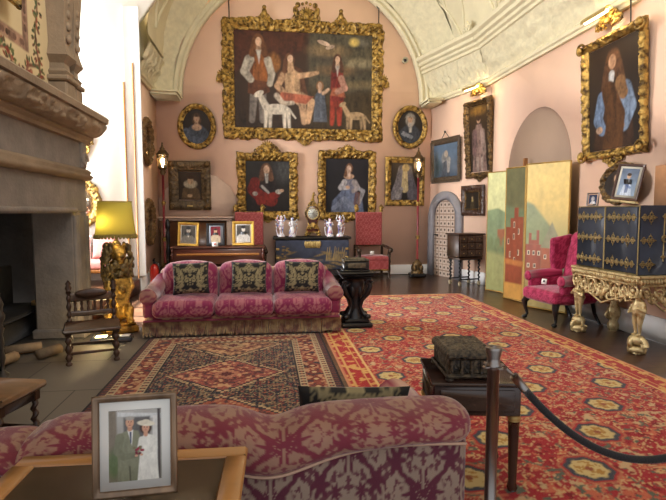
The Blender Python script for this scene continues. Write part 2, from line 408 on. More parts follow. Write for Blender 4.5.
# barrel vault with a cut for the window bay, and its strapwork ribs
VX, VA, VB_, VZ = 1.1, 3.28, 2.75, 5.0
def vault(t, y): return V3(VX+VA*cos(t), y, VZ+VB_*sin(t))
ys = np.arange(-.6, 12.16, .1); ts = np.linspace(-.02, pi+.02, 90)
T_, Y_ = np.meshgrid(ts, ys, indexing='ij'); P = np.stack([VX+VA*np.cos(T_), Y_, VZ+VB_*np.sin(T_)], -1)
F = gridf(len(ts), len(ys)); ctr = P.reshape(-1, 3)[F].mean(1)
keep = ~((ctr[:, 0] < -.9) & (ctr[:, 1] > 6.6) & (ctr[:, 1] < 10.2) & (ctr[:, 2] < 6.9))
g = G(); g.add(P, F[keep]); struct(g.build('ceiling', PLAST))
g = G()
def rib(pts, r=.035): g.tube([vault(t, y)*V3(1, 1, 1) - V3(cos(t)*.01, 0, sin(t)*.01) for t, y in pts], r, 6)
for y0 in np.arange(4.6, 11.6, 1.55):
    for hand in (0, 1):
        tt = lambda t: pi-t if hand else t
        if hand and 5.4 < y0+.8 < 10.6: continue
        for pts in ([(.1, y0), (.42, y0+.42), (.8, y0)], [(.1, y0), (.42, y0-.42), (.8, y0)], [(.42, y0+.42), (.62, y0+.775)], [(.42, y0-.42), (.62, y0-.775)], [(.8, y0), (1.15, y0+.5), (1.5, y0)], [(.8, y0), (1.15, y0-.5), (1.5, y0)]):
            q = []
            for (a, c), (b_, d) in zip(pts[:-1], pts[1:]):
                q += [(tt(a+(b_-a)*k/6), c+(d-c)*k/6) for k in range(6)]
            q.append((tt(pts[-1][0]), pts[-1][1])); rib(q)
struct(g.build('trim_ribs', PLAST))
g = G()
for y0 in (5.6, 7.15, 8.7, 10.25):                     # little scrolled bosses sitting on the cornice
    for s_ in (-1, 1): g.spiral((4.2, y0+s_*.09, 5.36), .09, 1.3, .028, 'yz', s_)
    g.ell((4.2, y0, 5.42), (.05, .07, .08))
struct(g.build('trim_bosses', PLAST))

# the little arched door in the splayed wall
g = G()
def archring(x0, x1, zsp, w, d0, d1, mt, nm, parent=None, rise=1.0):
    c = (x0+x1)/2; R = (x1-x0)/2; g = G()
    def f(u, v, q): return splay(u, q, v)
    out = [(x0, 0)] + [(c-R*cos(t), zsp+R*rise*sin(t)) for t in np.linspace(0, pi, 20)] + [(x1, 0)]
    r2 = R-w
    inn = [(x1-w, 0)] + [(c+r2*cos(t), zsp+r2*rise*sin(t)) for t in np.linspace(0, pi, 20)] + [(x0+w, 0)]
    g.prism(out+inn, d0, d1, f)
    return g.build(nm, mt, parent, smooth=False)
d1 = thing('door_1', 'small arched studded oak door in grey stone surround', 'door'); d1['kind'] = 'structure'
archring(.06, 1.36, 1.42, .2, -.09, -.001, SLATE, 'door_surround', d1, .95)
DOORC = mat('studded door', vc=True, rough=.55)
g = G(); x0, x1, zsp = .26, 1.16, 1.42; nu, nv = 80, 170
U, W = np.meshgrid(np.linspace(x0, x1, nu), np.linspace(0, 2.02, nv), indexing='ij')
c_, R_ = (x0+x1)/2, (x1-x0)/2
W = np.minimum(W, np.where(W > zsp, zsp+R_*.95*np.sqrt(np.maximum(0, 1-((U-c_)/R_)**2)), W))
P = np.stack([SA[0]+U*cos(SPR)+.02*sin(SPR), SA[1]+U*sin(SPR)-.02*cos(SPR), W], -1)
cell = .15; du, dw = (U % cell)/cell-.5, (W % cell)/cell-.5
cc = np.where((np.hypot(du, dw) < .2)[..., None], lin(64, 44, 34), np.where(((np.abs(du) > .44) | (np.abs(dw) > .44))[..., None], lin(128, 100, 82), lin(196, 176, 160)))
g.add(P, gridf(nu, nv)); g.build('door_leaf', DOORC, d1, col=cc.reshape(-1, 3))
g = G(); g.torus(splay(.36, -.05, 1.0), .05, .012, (0, 0, 0)); g.build('door_handle', IRON, d1)
# ================================================================== painted surfaces (pictures, prints, screens)
class Paint:
    """A small painter: colours on a grid, x in 0..a, y in 0..1 (up)."""
    def __init__(s, w, h, res=.01, bg=(40, 32, 26), bg2=None, noise=.25, seed=1, age=1.0, chiaro=1.0):
        s.age, s.chiaro = age, chiaro
        s.nx, s.ny = max(8, int(w/res)), max(8, int(h/res)); s.w, s.h, s.a = w, h, w/h
        s.x, s.y = np.meshgrid(np.linspace(0, s.a, s.nx), np.linspace(0, 1, s.ny), indexing='ij')
        c0, c1 = lin(*bg), lin(*(bg2 or bg)); k = s.y[..., None]
        s.c = c0*(1-k)+c1*k
        s.c = s.c*(1+noise*(fbm(s.x*7, s.y*7, seed=seed)-.5)[..., None]*2); s.seed = seed
    def mix(s, m, c, var=.25):
        s.seed += 1
        fold = .6*fbm(s.x*26, s.y*9, seed=s.seed)+.4*fbm(s.x*50, s.y*44, seed=s.seed+50)
        c = lin(*c)*np.clip(1+s.chiaro*var*9*(fold-.5), .12, 1.9)[..., None]; m = np.clip(m, 0, 1)[..., None]
        s.c = s.c*(1-m)+np.clip(c, 0, 1)*m; return s
    def ell(s, cx, cy, rx, ry, c, rot=0.0, soft=.15, al=1.0, var=.25):
        dx, dy = s.x-cx, s.y-cy; u = dx*cos(rot)+dy*sin(rot); v = -dx*sin(rot)+dy*cos(rot)
        return s.mix(al*sstep(1+soft, 1-soft, np.hypot(u/rx, v/ry)), c, var)
    def cap(s, p, q, r1, r2, c, soft=.01, al=1.0, var=.25):
        p, q = V3(*p), V3(*q); d = q-p; t = np.clip(((s.x-p[0])*d[0]+(s.y-p[1])*d[1])/max(d@d, 1e-9), 0, 1)
        D = np.hypot(s.x-p[0]-t*d[0], s.y-p[1]-t*d[1])-(r1+(r2-r1)*t)
        return s.mix(al*sstep(soft, -soft, D), c, var)
    def path(s, pts, r1, r2, c, **k):
        n = len(pts)-1
        for i in range(n): s.cap(pts[i], pts[i+1], r1+(r2-r1)*i/n, r1+(r2-r1)*(i+1)/n, c, **k)
        return s
    def poly(s, pts, c, soft=.01, al=1.0, var=.25):
        ins = np.zeros(s.x.shape, bool); D = np.full(s.x.shape, 9.0); n = len(pts)
        for i in range(n):
            (x0, y0), (x1, y1) = pts[i], pts[(i+1) % n]
            cnd = (y0 > s.y) != (y1 > s.y)
            with np.errstate(divide='ignore', invalid='ignore'): xi = (x1-x0)*(s.y-y0)/(y1-y0+1e-12)+x0
            ins ^= cnd & (s.x < xi)
            d = V3(x1-x0, y1-y0); t = np.clip(((s.x-x0)*d[0]+(s.y-y0)*d[1])/max(d@d, 1e-12), 0, 1)
            D = np.minimum(D, np.hypot(s.x-x0-t*d[0], s.y-y0-t*d[1]))
        return s.mix(al*sstep(soft, -soft, np.where(ins, -D, D)), c, var)
    def build(s, name, parent, y=0.0, oval=False, m=None, z0=0.0, thick=.012):
        X = (s.x/s.a-.5)*s.w; Z = (s.y-.5)*s.h+z0
        if oval:   # disc mapping of the grid
            u, v = s.x/s.a*2-1, s.y*2-1
            X = u*np.sqrt(1-v*v/2)*s.w/2; Z = v*np.sqrt(1-u*u/2)*s.h/2+z0
            # sample the picture at the moved points
            i = np.clip(((X/s.w+.5)*(s.nx-1)).round().astype(int), 0, s.nx-1); j = np.clip((((Z-z0)/s.h+.5)*(s.ny-1)).round().astype(int), 0, s.ny-1)
            col = s.c[i, j]
        else: col = s.c
        col = col*s.age
        g = G(); P = np.stack([X, np.full(X.shape, y), Z], -1); g.add(P, gridf(s.nx, s.ny))
        cv = col.reshape(-1, 3)
        # the board behind, so that a canvas has thickness
        ring = np.concatenate([P[:, 0], P[-1, 1:], P[::-1, -1][1:], P[0, ::-1][1:-1]]); k = len(ring)
        back = ring.copy(); back[:, 1] += thick
        g.add(np.concatenate([ring, back]), [(q, (q+1) % k, k+(q+1) % k, k+q) for q in range(k)])
        g.add(back, None, None); g.N.append([g.n-k+q for q in range(k)])
        cv = np.concatenate([cv, np.tile(lin(60, 44, 30), (3*k, 1))])
        return g.build(name, m or VCP, parent, smooth=False, col=np.clip(cv, 0, 1))

SKIN = (206, 168, 138)
def sitter(p, cx, top, sc, hair=(60, 40, 28), coat=(70, 44, 34), wig=1.0, cravat=None, sash=None, sleeves=None, hands=None, skin=SKIN, bodice=None, lower=None):
    """head and shoulders or half length; sc = head height in picture heights"""
    h = sc; hy = top-h*.5
    if lower: p.poly([(cx-1.5*h, -.05), (cx-1.1*h, hy-2.2*h), (cx, hy-1.9*h), (cx+1.1*h, hy-2.2*h), (cx+1.7*h, -.05)], lower, soft=.03)
    p.poly([(cx-1.25*h, hy-3.2*h), (cx-1.2*h, hy-1.35*h), (cx-.5*h, hy-.72*h), (cx+.5*h, hy-.72*h), (cx+1.2*h, hy-1.4*h), (cx+1.25*h, hy-3.2*h)], coat, soft=.02)
    if wig: p.ell(cx, hy-.12*h, .46*h*wig+.08*h, .72*h*wig, hair, soft=.2)
    p.cap((cx, hy-.3*h), (cx, hy-.75*h), .17*h, .2*h, skin)
    if bodice: p.ell(cx, hy-.98*h, .5*h, .34*h, skin, soft=.2)
    p.ell(cx, hy, .31*h, .44*h, skin, soft=.12, var=.1)
    p.ell(cx, hy+.34*h, .36*h, .22*h, hair, soft=.2)
    for s_ in (-1, 1):
        p.ell(cx+s_*.12*h, hy+.04*h, .05*h, .025*h, (50, 34, 28)); p.ell(cx+s_*.12*h, hy+.1*h, .07*h, .016*h, (90, 62, 46), al=.7)
    p.cap((cx+.02*h, hy+.02*h), (cx+.03*h, hy-.12*h), .03*h, .045*h, tuple(v*.9 for v in skin), al=.7)
    p.ell(cx+.01*h, hy-.23*h, .09*h, .03*h, (160, 84, 72))
    if cravat: p.poly([(cx-.2*h, hy-.45*h), (cx+.2*h, hy-.45*h), (cx+.16*h, hy-1.5*h), (cx-.12*h, hy-1.5*h)], cravat, soft=.015)
    if sash: p.path([(cx-1.1*h, hy-1.7*h), (cx-.4*h, hy-2.3*h), (cx+.8*h, hy-2.9*h)], .28*h, .4*h, sash, soft=.03)
    if sleeves:
        p.path([(cx-1.15*h, hy-1.7*h), (cx-1.45*h, hy-2.6*h), (cx-.9*h, hy-3.2*h)], .36*h, .22*h, sleeves, soft=.02)
        p.path([(cx+1.1*h, hy-1.7*h), (cx+1.4*h, hy-2.5*h), (cx+.7*h, hy-2.9*h)], .36*h, .22*h, sleeves, soft=.02)
    if hands:
        for hx, hz in hands: p.ell(hx, hz, .2*h, .13*h, skin, rot=.4)
    return p

# ------------------------------------------------------------------ carved frames
def frame_mesh(W, H, bw, th=.06, amp=.02, seed=1, oval=False, scal=.0, freq=34., step=.012, nu=9, plain=False):
    """rectangular or oval frame, outer size W x H, band bw, in the XZ plane facing -Y, back at y = 0"""
    u = np.linspace(0, 1, nu)                       # 0 inner edge, 1 outer edge
    prof = np.interp(u, [0, .08, .16, .3, .62, .85, .93, 1], [.35, .55, .4, .55, 1.0, .75, .9, .45])*th
    if plain: prof = np.interp(u, [0, .1, .2, .8, .9, 1], [.4, .6, .75, 1.0, .9, .8])*th
    if oval:
        n = int((W+H)*1.6/step); a = np.linspace(0, 2*pi, n, endpoint=False); ex, ez = np.cos(a), np.sin(a)
        rx = (W/2-bw+bw*u)[None]; rz = (H/2-bw+bw*u)[None]; nx, nz = ex, ez; s = a*(W+H)/4
    else:
        n1, n2 = max(4, int(W/step)), max(4, int(H/step))
        t1, t2 = np.linspace(-1, 1, n1, endpoint=False), np.linspace(-1, 1, n2, endpoint=False)
        ex = np.concatenate([t1, np.ones(n2), -t1, -np.ones(n2)]); ez = np.concatenate([-np.ones(n1), t2, np.ones(n1), -t2]); n = len(ex)
        rx = (W/2-bw+bw*u)[None]; rz = (H/2-bw+bw*u)[None]
        nx = np.where(np.abs(ex) >= 1, np.sign(ex), 0); nz = np.where(np.abs(ez) >= 1, np.sign(ez), 0)
        s = np.concatenate([t1*W/2, W/2+H/2+t2*H/2, W+H+t1*W/2, 1.5*W+1.5*H+t2*H/2])
    X, Z = ex[:, None]*rx, ez[:, None]*rz; S = s[:, None]+0*X; U_ = u[None]+0*X
    c = np.sin(S*freq+4*np.sin(U_*3.0+S*freq*.25))*.5+.5
    c = .55*c+1.1*sstep(.35, .65, fbm(X*freq*.8, Z*freq*.8, seed=seed, o=2))-.5
    env = np.sin(np.clip(U_, 0, 1)*pi)**.5
    Y = -(prof[None]+amp*c*env)
    if scal:
        k = scal*(fbm(S*freq*.45, 0*S, seed=seed+5)-.42)*np.clip(U_*2-1, 0, 1); X = X+nx[:, None]*k; Z = Z+nz[:, None]*k
    P = np.stack([X, Y, Z], -1)
    b0 = P[:, 0].copy(); b0[:, 1] = -.002; b1 = P[:, -1].copy(); b1[:, 1] = -.002
    P = np.concatenate([b0[:, None], P, b1[:, None]], 1)
    return G().add(P, gridf(P.shape[0], P.shape[1], True, False)[:, ::-1])
def scrolls(W, H, seed=1, n=3, r=.012, y=-.04, shell=True):
    """mirrored scrollwork filling a W x H field, base at z = 0"""
    g = G(); rnd = random.Random(seed)
    for s_ in (-1, 1):
        for k in range(n):
            f = (k+.5)/n; x = s_*W*.5*(.12+.78*f); R = H*(.42-.24*f)*(.85+.3*rnd.random())
            g.spiral((x, y, R*1.02), R, 1.4, r*(1.25-.5*f), 'xz', s_, a0=(-pi/2 if s_ > 0 else -pi/2))
            g.ell((x, y-.01, R), (R*.28, r*1.4, R*.28)); g.ell((x+s_*R*.7, y, R*.4), (R*.5, r*1.2, R*.22), (0, s_*.5, 0), 10)
    if shell:
        for k in range(-3, 4):
            a = k*.32; g.tube([(0, y-.01, H*.3), (sin(a)*H*.38, y-.025, H*.3+cos(a)*H*.42), (sin(a)*H*.5, y-.01, H*.3+cos(a)*H*.62)], [r*.7, r*1.25, r*.6], 8)
        g.ell((0, y-.02, H*.28), (H*.2, r*2, H*.2))
    return g
def picture(name, label, W, H, bw, paint, loc, rz=0.0, lean=0.03, gold=None, cat='picture', group='framed pictures on the pink walls', oval=False, **kw):
    t = thing(name, label, cat, loc, rz, group, rx=lean)
    frame_mesh(W, H, bw, oval=oval, **kw).build('frame', gold or GOLD, t)
    paint.build('canvas', t, y=-.018, oval=oval)
    return t
def crest(t, W, H, z, seed=1, gold=None, n=3, name='crest', y=-.04, x=0.0, flip=False, r=.013):
    g = scrolls(W, H, seed, n, r, y)
    if flip: g.warp(lambda v: v*np.array([1, 1, -1.]))
    return g.build(name, gold or GOLD, t, (x, 0, z))
# ================================================================== pictures on the walls
YW = YB-.035
def P(w, h, **k):
    k.setdefault('age', .62); return Paint(w, h, **k)
# the big group picture
w, h = 3.3, 2.22; p = P(w, h, age=.8, res=.011, bg=(54, 38, 24), bg2=(66, 44, 28), seed=3); a = w/h
p.poly([(.78, .36), (.80, 1.05), (1.55, 1.05), (1.55, .28)], (84, 76, 58), soft=.05)           # open sky and landscape on the right
p.poly([(.78, .0), (.78, .45), (1.2, .4), (1.55, .42), (1.55, 0)], (66, 52, 30), soft=.06)
for x, y, rx, ry, c in ((1.0, .82, .2, .06, (150, 122, 84)), (1.3, .7, .2, .05, (150, 136, 104)), (1.35, .92, .12, .04, (112, 106, 92)), (1.1, .62, .2, .05, (130, 100, 66)), (1.0, .72, .16, .04, (74, 64, 52)), (1.4, .6, .15, .05, (70, 62, 48)), (1.35, .48, .2, .04, (120, 104, 72))): p.ell(x, y, rx, ry, c, soft=.7, al=.7)
p.poly([(0, .55), (0, 1.02), (.78, 1.02), (.74, .8), (.5, .72), (.3, .78)], (86, 44, 26), soft=.05, al=.7)   # drapery
p.ell(.42, .68, .07, .1, (148, 96, 46), soft=.3); p.ell(.25, .1, .5, .14, (52, 36, 22), soft=.5)
p.ell(.95, .9, .07, .022, (206, 176, 150), rot=-.3); p.ell(1.02, .86, .05, .02, (206, 176, 150), rot=.3); p.ell(1.28, .92, .05, .04, (206, 178, 98), soft=.6)
# standing figure left
p.cap((.22, .4), (.19, .08), .045, .03, (122, 112, 104)); p.cap((.3, .4), (.3, .08), .045, .03, (122, 112, 104))
p.poly([(.15, .36), (.17, .76), (.27, .82), (.36, .74), (.38, .38), (.27, .32)], (96, 54, 28)); p.poly([(.2, .5), (.22, .76), (.33, .76), (.36, .48)], (150, 88, 40))
p.path([(.17, .7), (.12, .58), (.18, .5)], .05, .035, (186, 176, 160)); p.path([(.36, .7), (.4, .56), (.38, .46)], .04, .03, (178, 166, 148))
p.ell(.26, .87, .062, .095, (118, 76, 44)); p.path([(.22, .86), (.2, .76)], .03, .035, (112, 70, 40)); p.path([(.31, .86), (.33, .76)], .03, .035, (104, 64, 36)); p.cap((.265, .86), (.265, .80), .022, .026, (190, 150, 120)); p.poly([(.24, .8), (.29, .8), (.27, .66)], (190, 184, 172)); p.ell(.265, .885, .032, .045, SKIN)
# seated figure
p.poly([(.44, .3), (.46, .56), (.58, .68), (.72, .62), (.78, .36), (.7, .26)], (92, 58, 36)); p.poly([(.55, .34), (.53, .58), (.6, .64), (.69, .58), (.7, .36)], (196, 158, 118))
p.path([(.52, .55), (.46, .44), (.54, .36)], .035, .028, (196, 154, 116)); p.path([(.68, .55), (.8, .57), (.88, .59)], .03, .02, (196, 156, 118))
p.path([(.64, .34), (.72, .26), (.74, .07)], .05, .028, (206, 166, 128)); p.path([(.7, .34), (.82, .28), (.78, .08)], .05, .028, (200, 160, 122))
p.poly([(.46, .3), (.5, .38), (.7, .36), (.84, .34), (.76, .26), (.6, .28)], (168, 92, 66)); p.path([(.45, .34), (.52, .26), (.62, .27)], .03, .02, (200, 182, 160))
p.ell(.59, .71, .055, .075, (100, 64, 40)); p.path([(.55, .7), (.54, .6)], .026, .03, (96, 60, 38)); p.cap((.595, .7), (.6, .62), .024, .034, (196, 156, 118)); p.ell(.595, .725, .03, .04, SKIN)
# child in blue, youth in red, the dogs
p.poly([(.84, .08), (.86, .36), (.91, .42), (.96, .36), (.99, .08)], (96, 100, 110)); p.ell(.91, .455, .04, .05, (132, 92, 58)); p.cap((.91, .45), (.91, .4), .014, .02, SKIN); p.ell(.91, .46, .024, .032, SKIN); p.path([(.95, .38), (1.0, .42)], .02, .015, (196, 160, 130))
p.cap((1.06, .34), (1.04, .06), .04, .022, (150, 56, 36)); p.cap((1.12, .34), (1.12, .06), .04, .022, (150, 56, 36))
p.poly([(1.03, .3), (1.05, .62), (1.1, .68), (1.16, .6), (1.17, .3)], (132, 44, 34)); p.path([(1.06, .6), (1.05, .44)], .03, .026, (120, 40, 32)); p.poly([(1.02, .36), (1.05, .44), (1.16, .44), (1.19, .34)], (150, 84, 56)); p.path([(1.14, .54), (1.18, .44), (1.1, .4)], .035, .03, (178, 130, 110)); p.ell(1.1, .72, .046, .075, (92, 58, 38)); p.path([(1.07, .7), (1.06, .62)], .024, .026, (86, 54, 36)); p.path([(1.13, .7), (1.145, .62)], .024, .026, (86, 54, 36)); p.cap((1.1, .72), (1.1, .66), .016, .022, SKIN); p.poly([(1.08, .67), (1.12, .67), (1.1, .56)], (190, 180, 168)); p.ell(1.1, .735, .025, .035, SKIN)
def dog(p, x, y, s, c, hd):
    p.ell(x, y, .12*s, .05*s, c, soft=.1)
    for dx in (-.1, -.06, .07, .11): p.cap((x+dx*s, y-.01), (x+dx*s*1.1, y-.19*s), .022*s, .012*s, c)
    p.path([(x+hd*.1*s, y+.02*s), (x+hd*.15*s, y+.11*s)], .035*s, .026*s, c); p.ell(x+hd*.17*s, y+.14*s, .05*s, .026*s, c, rot=-hd*.5); p.path([(x-hd*.12*s, y), (x-hd*.18*s, y-.08*s)], .01*s, .006*s, c)
dog(p, .45, .2, 1.1, (214, 202, 184), -1); dog(p, 1.3, .15, .85, (168, 140, 104), -1)
big = thing('framed_group_picture', 'very large gilt framed group picture of figures and dogs, high on the end wall', 'picture', (.95, YW, 4.63), 0, 'framed pictures on the pink walls', .02)
frame_mesh(3.78, 2.74, .27, th=.1, amp=.055, seed=3, scal=.09, freq=20, step=.018, nu=13).build('frame', GOLD, big); p.build('canvas', big, y=-.02)
g = scrolls(.62, .36, 5, 3, .022, -.07); g.box((0, -.06, .05), (.5, .06, .08), b=.02)
for s_ in (-1, 1): g.ell((s_*.24, -.09, .2), (.07, .05, .13), (0, s_*.3, 0)); g.ell((s_*.2, -.1, .36), .06)
for k in range(-2, 3): g.ell((k*.09, -.08, .42-abs(k)*.03), .035)
g.build('crest', GOLD, big, (.05, 0, 1.33))
for x in (-.92, .86):
    g = scrolls(.3, .2, 7, 2, .018, -.07); g.ell((0, -.08, .16), (.06, .05, .1)); g.ell((0, -.09, .27), .05); g.build('finial', GOLD, big, (x, 0, 1.33))
for x in (-1.86, 1.86): g = scrolls(.26, .34, 9, 2, .02, -.07); g.ell((0, -.1, .1), (.09, .06, .1)); g.build('side_mask', GOLD, big, (x, 0, -.1))
g = scrolls(.36, .2, 11, 2, .018, -.06).warp(lambda v: v*np.array([1, 1, -1.])); g.build('drop', GOLD, big, (0, 0, -1.33))
for x in (-1.72, 1.78):
    g = G(); g.cyl((x, -.01, 1.35), (x, -.01, 1.76), .012); g.torus((x, -.02, 1.8), .05, .015, (pi/2, 0, 0)); g.build('hanging_rod', IRON, big)

# two ovals
p = P(.66, .82, res=.02, bg=(48, 38, 30), bg2=(58, 46, 36), seed=11); sitter(p, .40, .86, .26, (92, 66, 46), (78, 84, 96), .9, bodice=True); p.path([(.1, .35), (.3, .14), (.5, .1)], .1, .09, (96, 104, 120))
picture('oval_portrait', 'oval gilt portrait of a woman in blue, left of the large picture', .88, 1.04, .13, p, (-1.54, YW, 3.52), oval=True, th=.07, amp=.02, seed=21, freq=40)
p = P(.66, .82, res=.02, bg=(40, 32, 28), bg2=(54, 44, 36), seed=12); sitter(p, .40, .88, .27, (170, 160, 146), (66, 70, 78), 1.0, cravat=(196, 190, 180)); p.path([(.2, .3), (.45, .2)], .06, .05, (150, 152, 158))
picture('oval_portrait', 'oval gilt portrait of a man in grey wig and armour, right of the large picture', .88, 1.04, .13, p, (3.54, YW, 3.62), oval=True, th=.07, amp=.02, seed=22, freq=40)
# small ruff portrait in a wide dark frame
p = P(.52, .64, res=.014, bg=(54, 42, 30), bg2=(60, 46, 34), seed=13); p.poly([(.1, 0), (.16, .4), (.35, .5), (.55, .5), (.72, .36), (.78, 0)], (106, 84, 58)); p.ell(.43, .56, .24, .15, (190, 176, 150)); p.ell(.43, .68, .1, .14, (196, 162, 128)); p.ell(.43, .8, .12, .07, (62, 40, 26)); p.ell(.4, .14, .1, .06, (196, 164, 130))
DF = mat('dark carved frame', lin(112, 92, 60), .5, metal=.25, c2=tuple(lin(58, 44, 32)), scale=16, bump=.4, bscale=50)
t = picture('ruff_portrait', 'small portrait of a sitter in a white ruff in a wide dark carved frame', .95, 1.13, .22, p, (-1.72, YW-.035, 2.16), gold=DF, th=.08, amp=.02, seed=23, freq=26)
for sx in (-1, 1):
    for sz in (-1, 1): g = G(); g.ell((sx*.40, -.09, sz*.49), (.07, .04, .07)); g.spiral((sx*.4, -.1, sz*.49), .08, 1.2, .014, 'xz', sx*sz); g.build('corner_ornament', GOLDD, t)
g = G(); g.box((0, -.085, -.47), (.13, .012, .035), b=.004); g.build('name_plate', BRASS, t)
# man in red
p = P(1.1, 1.26, res=.016, bg=(36, 30, 26), bg2=(50, 46, 42), seed=14); p.ell(.75, .8, .16, .2, (92, 92, 92), soft=.8, al=.6)
p.poly([(.1, 0), (.14, .4), (.3, .66), (.45, .7), (.58, .62), (.64, .3), (.6, 0)], (44, 34, 32)); p.path([(.2, .58), (.16, .44), (.3, .3), (.5, .24)], .09, .12, (124, 38, 30)); p.path([(.3, .22), (.46, .3), (.6, .34)], .08, .06, (134, 42, 32))
p.ell(.41, .8, .10, .13, (120, 82, 56)); p.path([(.34, .78), (.32, .64)], .045, .05, (112, 76, 52)); p.path([(.48, .78), (.50, .64)], .045, .05, (112, 76, 52)); p.ell(.415, .81, .055, .08, SKIN); p.poly([(.38, .74), (.45, .74), (.44, .56), (.4, .56)], (186, 182, 174)); p.ell(.64, .4, .06, .045, (190, 184, 172)); p.ell(.7, .42, .04, .03, SKIN); p.ell(.2, .36, .05, .04, (186, 178, 168)); p.path([(.33, .5), (.45, .38)], .025, .02, (170, 166, 160))
t = picture('red_coat_portrait', 'gilt framed portrait of a man in red drapery, above the chest', 1.42, 1.58, .2, p, (.07, YW, 2.16), th=.1, amp=.04, seed=24, scal=.07, freq=24, step=.014)
crest(t, .62, .36, .74, 3, r=.02); crest(t, .5, .16, -.72, 4, name='drop', flip=True, r=.016)
for sx in (-1, 1): g = scrolls(.2, .2, 6, 2, .016, -.06); g.build('corner_scroll', GOLD, t, (sx*.63, 0, -.78))
# lady in blue grey
p = P(1.06, 1.36, res=.016, bg=(30, 28, 30), bg2=(44, 40, 44), seed=15)
p.poly([(.1, 0), (.12, .22), (.3, .42), (.34, .6), (.48, .62), (.54, .44), (.66, .28), (.7, 0)], (112, 122, 148)); p.poly([(.34, .42), (.33, .6), (.42, .66), (.52, .6), (.52, .42)], (132, 130, 146)); p.ell(.42, .66, .09, .05, SKIN); p.path([(.34, .56), (.27, .46), (.4, .46)], .05, .035, (188, 184, 186)); p.path([(.52, .56), (.58, .46), (.5, .4)], .05, .035, (170, 160, 158)); p.path([(.6, .2), (.68, .4), (.62, .44)], .04, .03, (166, 164, 168))
p.ell(.425, .8, .065, .09, (120, 84, 60)); p.path([(.38, .78), (.36, .68)], .026, .03, (112, 78, 56)); p.ell(.42, .79, .042, .065, (222, 188, 164)); p.cap((.42, .75), (.42, .68), .025, .03, (222, 188, 164)); p.ell(.4, .47, .04, .03, SKIN); p.poly([(.5, .14), (.54, .4), (.62, .38), (.62, .14)], (118, 70, 48), al=.7); p.path([(.15, .1), (.34, .26), (.5, .1)], .04, .06, (146, 154, 176), al=.7)
t = picture('lady_portrait', 'gilt framed portrait of a seated lady in a blue grey dress, above the clock', 1.42, 1.66, .19, p, (1.98, YW, 2.19), th=.1, amp=.04, seed=25, scal=.07, freq=24, step=.014)
crest(t, .66, .26, .74, 8, r=.018); crest(t, .5, .16, -.74, 4, name='drop', flip=True, r=.016)
for sx in (-1, 1): g = scrolls(.2, .2, 6, 2, .016, -.06); g.build('corner_scroll', GOLD, t, (sx*.63, 0, -.82))
# pale drapery picture
p = P(.74, .92, res=.014, bg=(40, 36, 34), bg2=(62, 50, 36), seed=16); p.path([(.3, .85), (.26, .5), (.16, .1)], .08, .16, (130, 122, 124)); p.path([(.5, .85), (.54, .5), (.64, .1)], .08, .16, (108, 102, 108)); p.path([(.4, .85), (.4, .5), (.4, .3)], .06, .1, (214, 190, 140)); p.ell(.42, .86, .1, .1, (206, 176, 116)); p.path([(.3, .3), (.2, .1)], .06, .06, (160, 152, 150))
picture('drapery_picture', 'flat gilt framed picture of pale draped figure, behind the right lantern pole', 1.0, 1.2, .15, p, (3.42, YW, 2.3), th=.06, amp=.02, seed=26, freq=36)

# on the splayed wall
def hang_s(lx, z): q = splay(lx, -.035, z); return tuple(q)
p = P(.92, .82, res=.014, bg=(84, 104, 128), bg2=(116, 138, 162), seed=17); p.ell(.55, .55, .17, .2, (150, 150, 150), soft=.3); p.ell(.6, .68, .08, .1, (206, 186, 164)); p.poly([(.3, 0), (.4, .42), (.6, .5), (.76, .4), (.8, 0)], (84, 92, 104)); p.path([(.72, .5), (.7, .2)], .09, .06, (176, 172, 166)); p.ell(.25, .3, .14, .2, (70, 90, 104), soft=.6)
SAW = mat('saw-tooth frame', lin(96, 78, 56), .5, metal=.2, c2=tuple(lin(56, 42, 32)), scale=22)
t = thing('blue_portrait', 'portrait on pale blue ground in a dark saw-tooth edged frame, above the small door', 'picture', hang_s(.70, 2.76), SPR, 'framed pictures on the pink walls', .02)
frame_mesh(1.12, .96, .1, th=.05, amp=.012, seed=27, freq=60, plain=True).build('frame', SAW, t); p.build('canvas', t, y=-.02)
g = G()
for k in range(26):
    x = -.54+k*1.08/25
    for z in (-.49, .49): g.box((x, -.03, z), (.024, .03, .06), (0, 0, 0), .004)
for k in range(21):
    z = -.45+k*.9/20
    for x in (-.57, .57): g.box((x, -.03, z), (.06, .03, .024), (0, 0, 0), .004)
g.build('saw_teeth', SAW, t); g = G(); g.tube([(-.16, -.02, .5), (0, -.02, .66), (.16, -.02, .5)], .008); g.ell((0, -.03, .66), .025); g.build('hanger', IRON, t)
p = P(.62, 1.38, res=.014, bg=(46, 36, 26), bg2=(74, 54, 30), seed=18); p.poly([(.04, 0), (.1, .55), (.16, .72), (.28, .72), (.34, .5), (.38, 0)], (150, 122, 112)); p.path([(.12, .6), (.1, .3)], .06, .05, (124, 96, 92)); p.path([(.3, .6), (.32, .3)], .05, .05, (164, 140, 128)); p.ell(.22, .8, .045, .065, SKIN); p.ell(.22, .83, .06, .06, (78, 54, 34)); p.ell(.22, .93, .16, .06, (178, 130, 56), soft=.8, al=.8); p.cap((.17, .2), (.17, .02), .03, .02, (176, 154, 140)); p.cap((.27, .2), (.27, .02), .03, .02, (176, 154, 140))
t = picture('tall_portrait', 'tall narrow gilt portrait in pale dress under a lit picture lamp, by the screen', .86, 1.64, .12, p, hang_s(1.90, 3.10), SPR, lean=.07, gold=GOLDD, th=.1, amp=.03, seed=28, freq=28)
crest(t, .4, .14, -.78, 4, name='drop', flip=True, gold=GOLDD)
p = P(.42, .36, res=.01, bg=(44, 36, 26), bg2=(52, 42, 30), seed=19); p.poly([(.35, 0), (.42, .4), (.58, .56), (.72, .4), (.8, 0)], (80, 66, 44)); p.ell(.58, .5, .1, .08, (176, 154, 96)); p.ell(.57, .68, .08, .12, (190, 160, 118)); p.ell(.57, .8, .1, .08, (64, 44, 28))
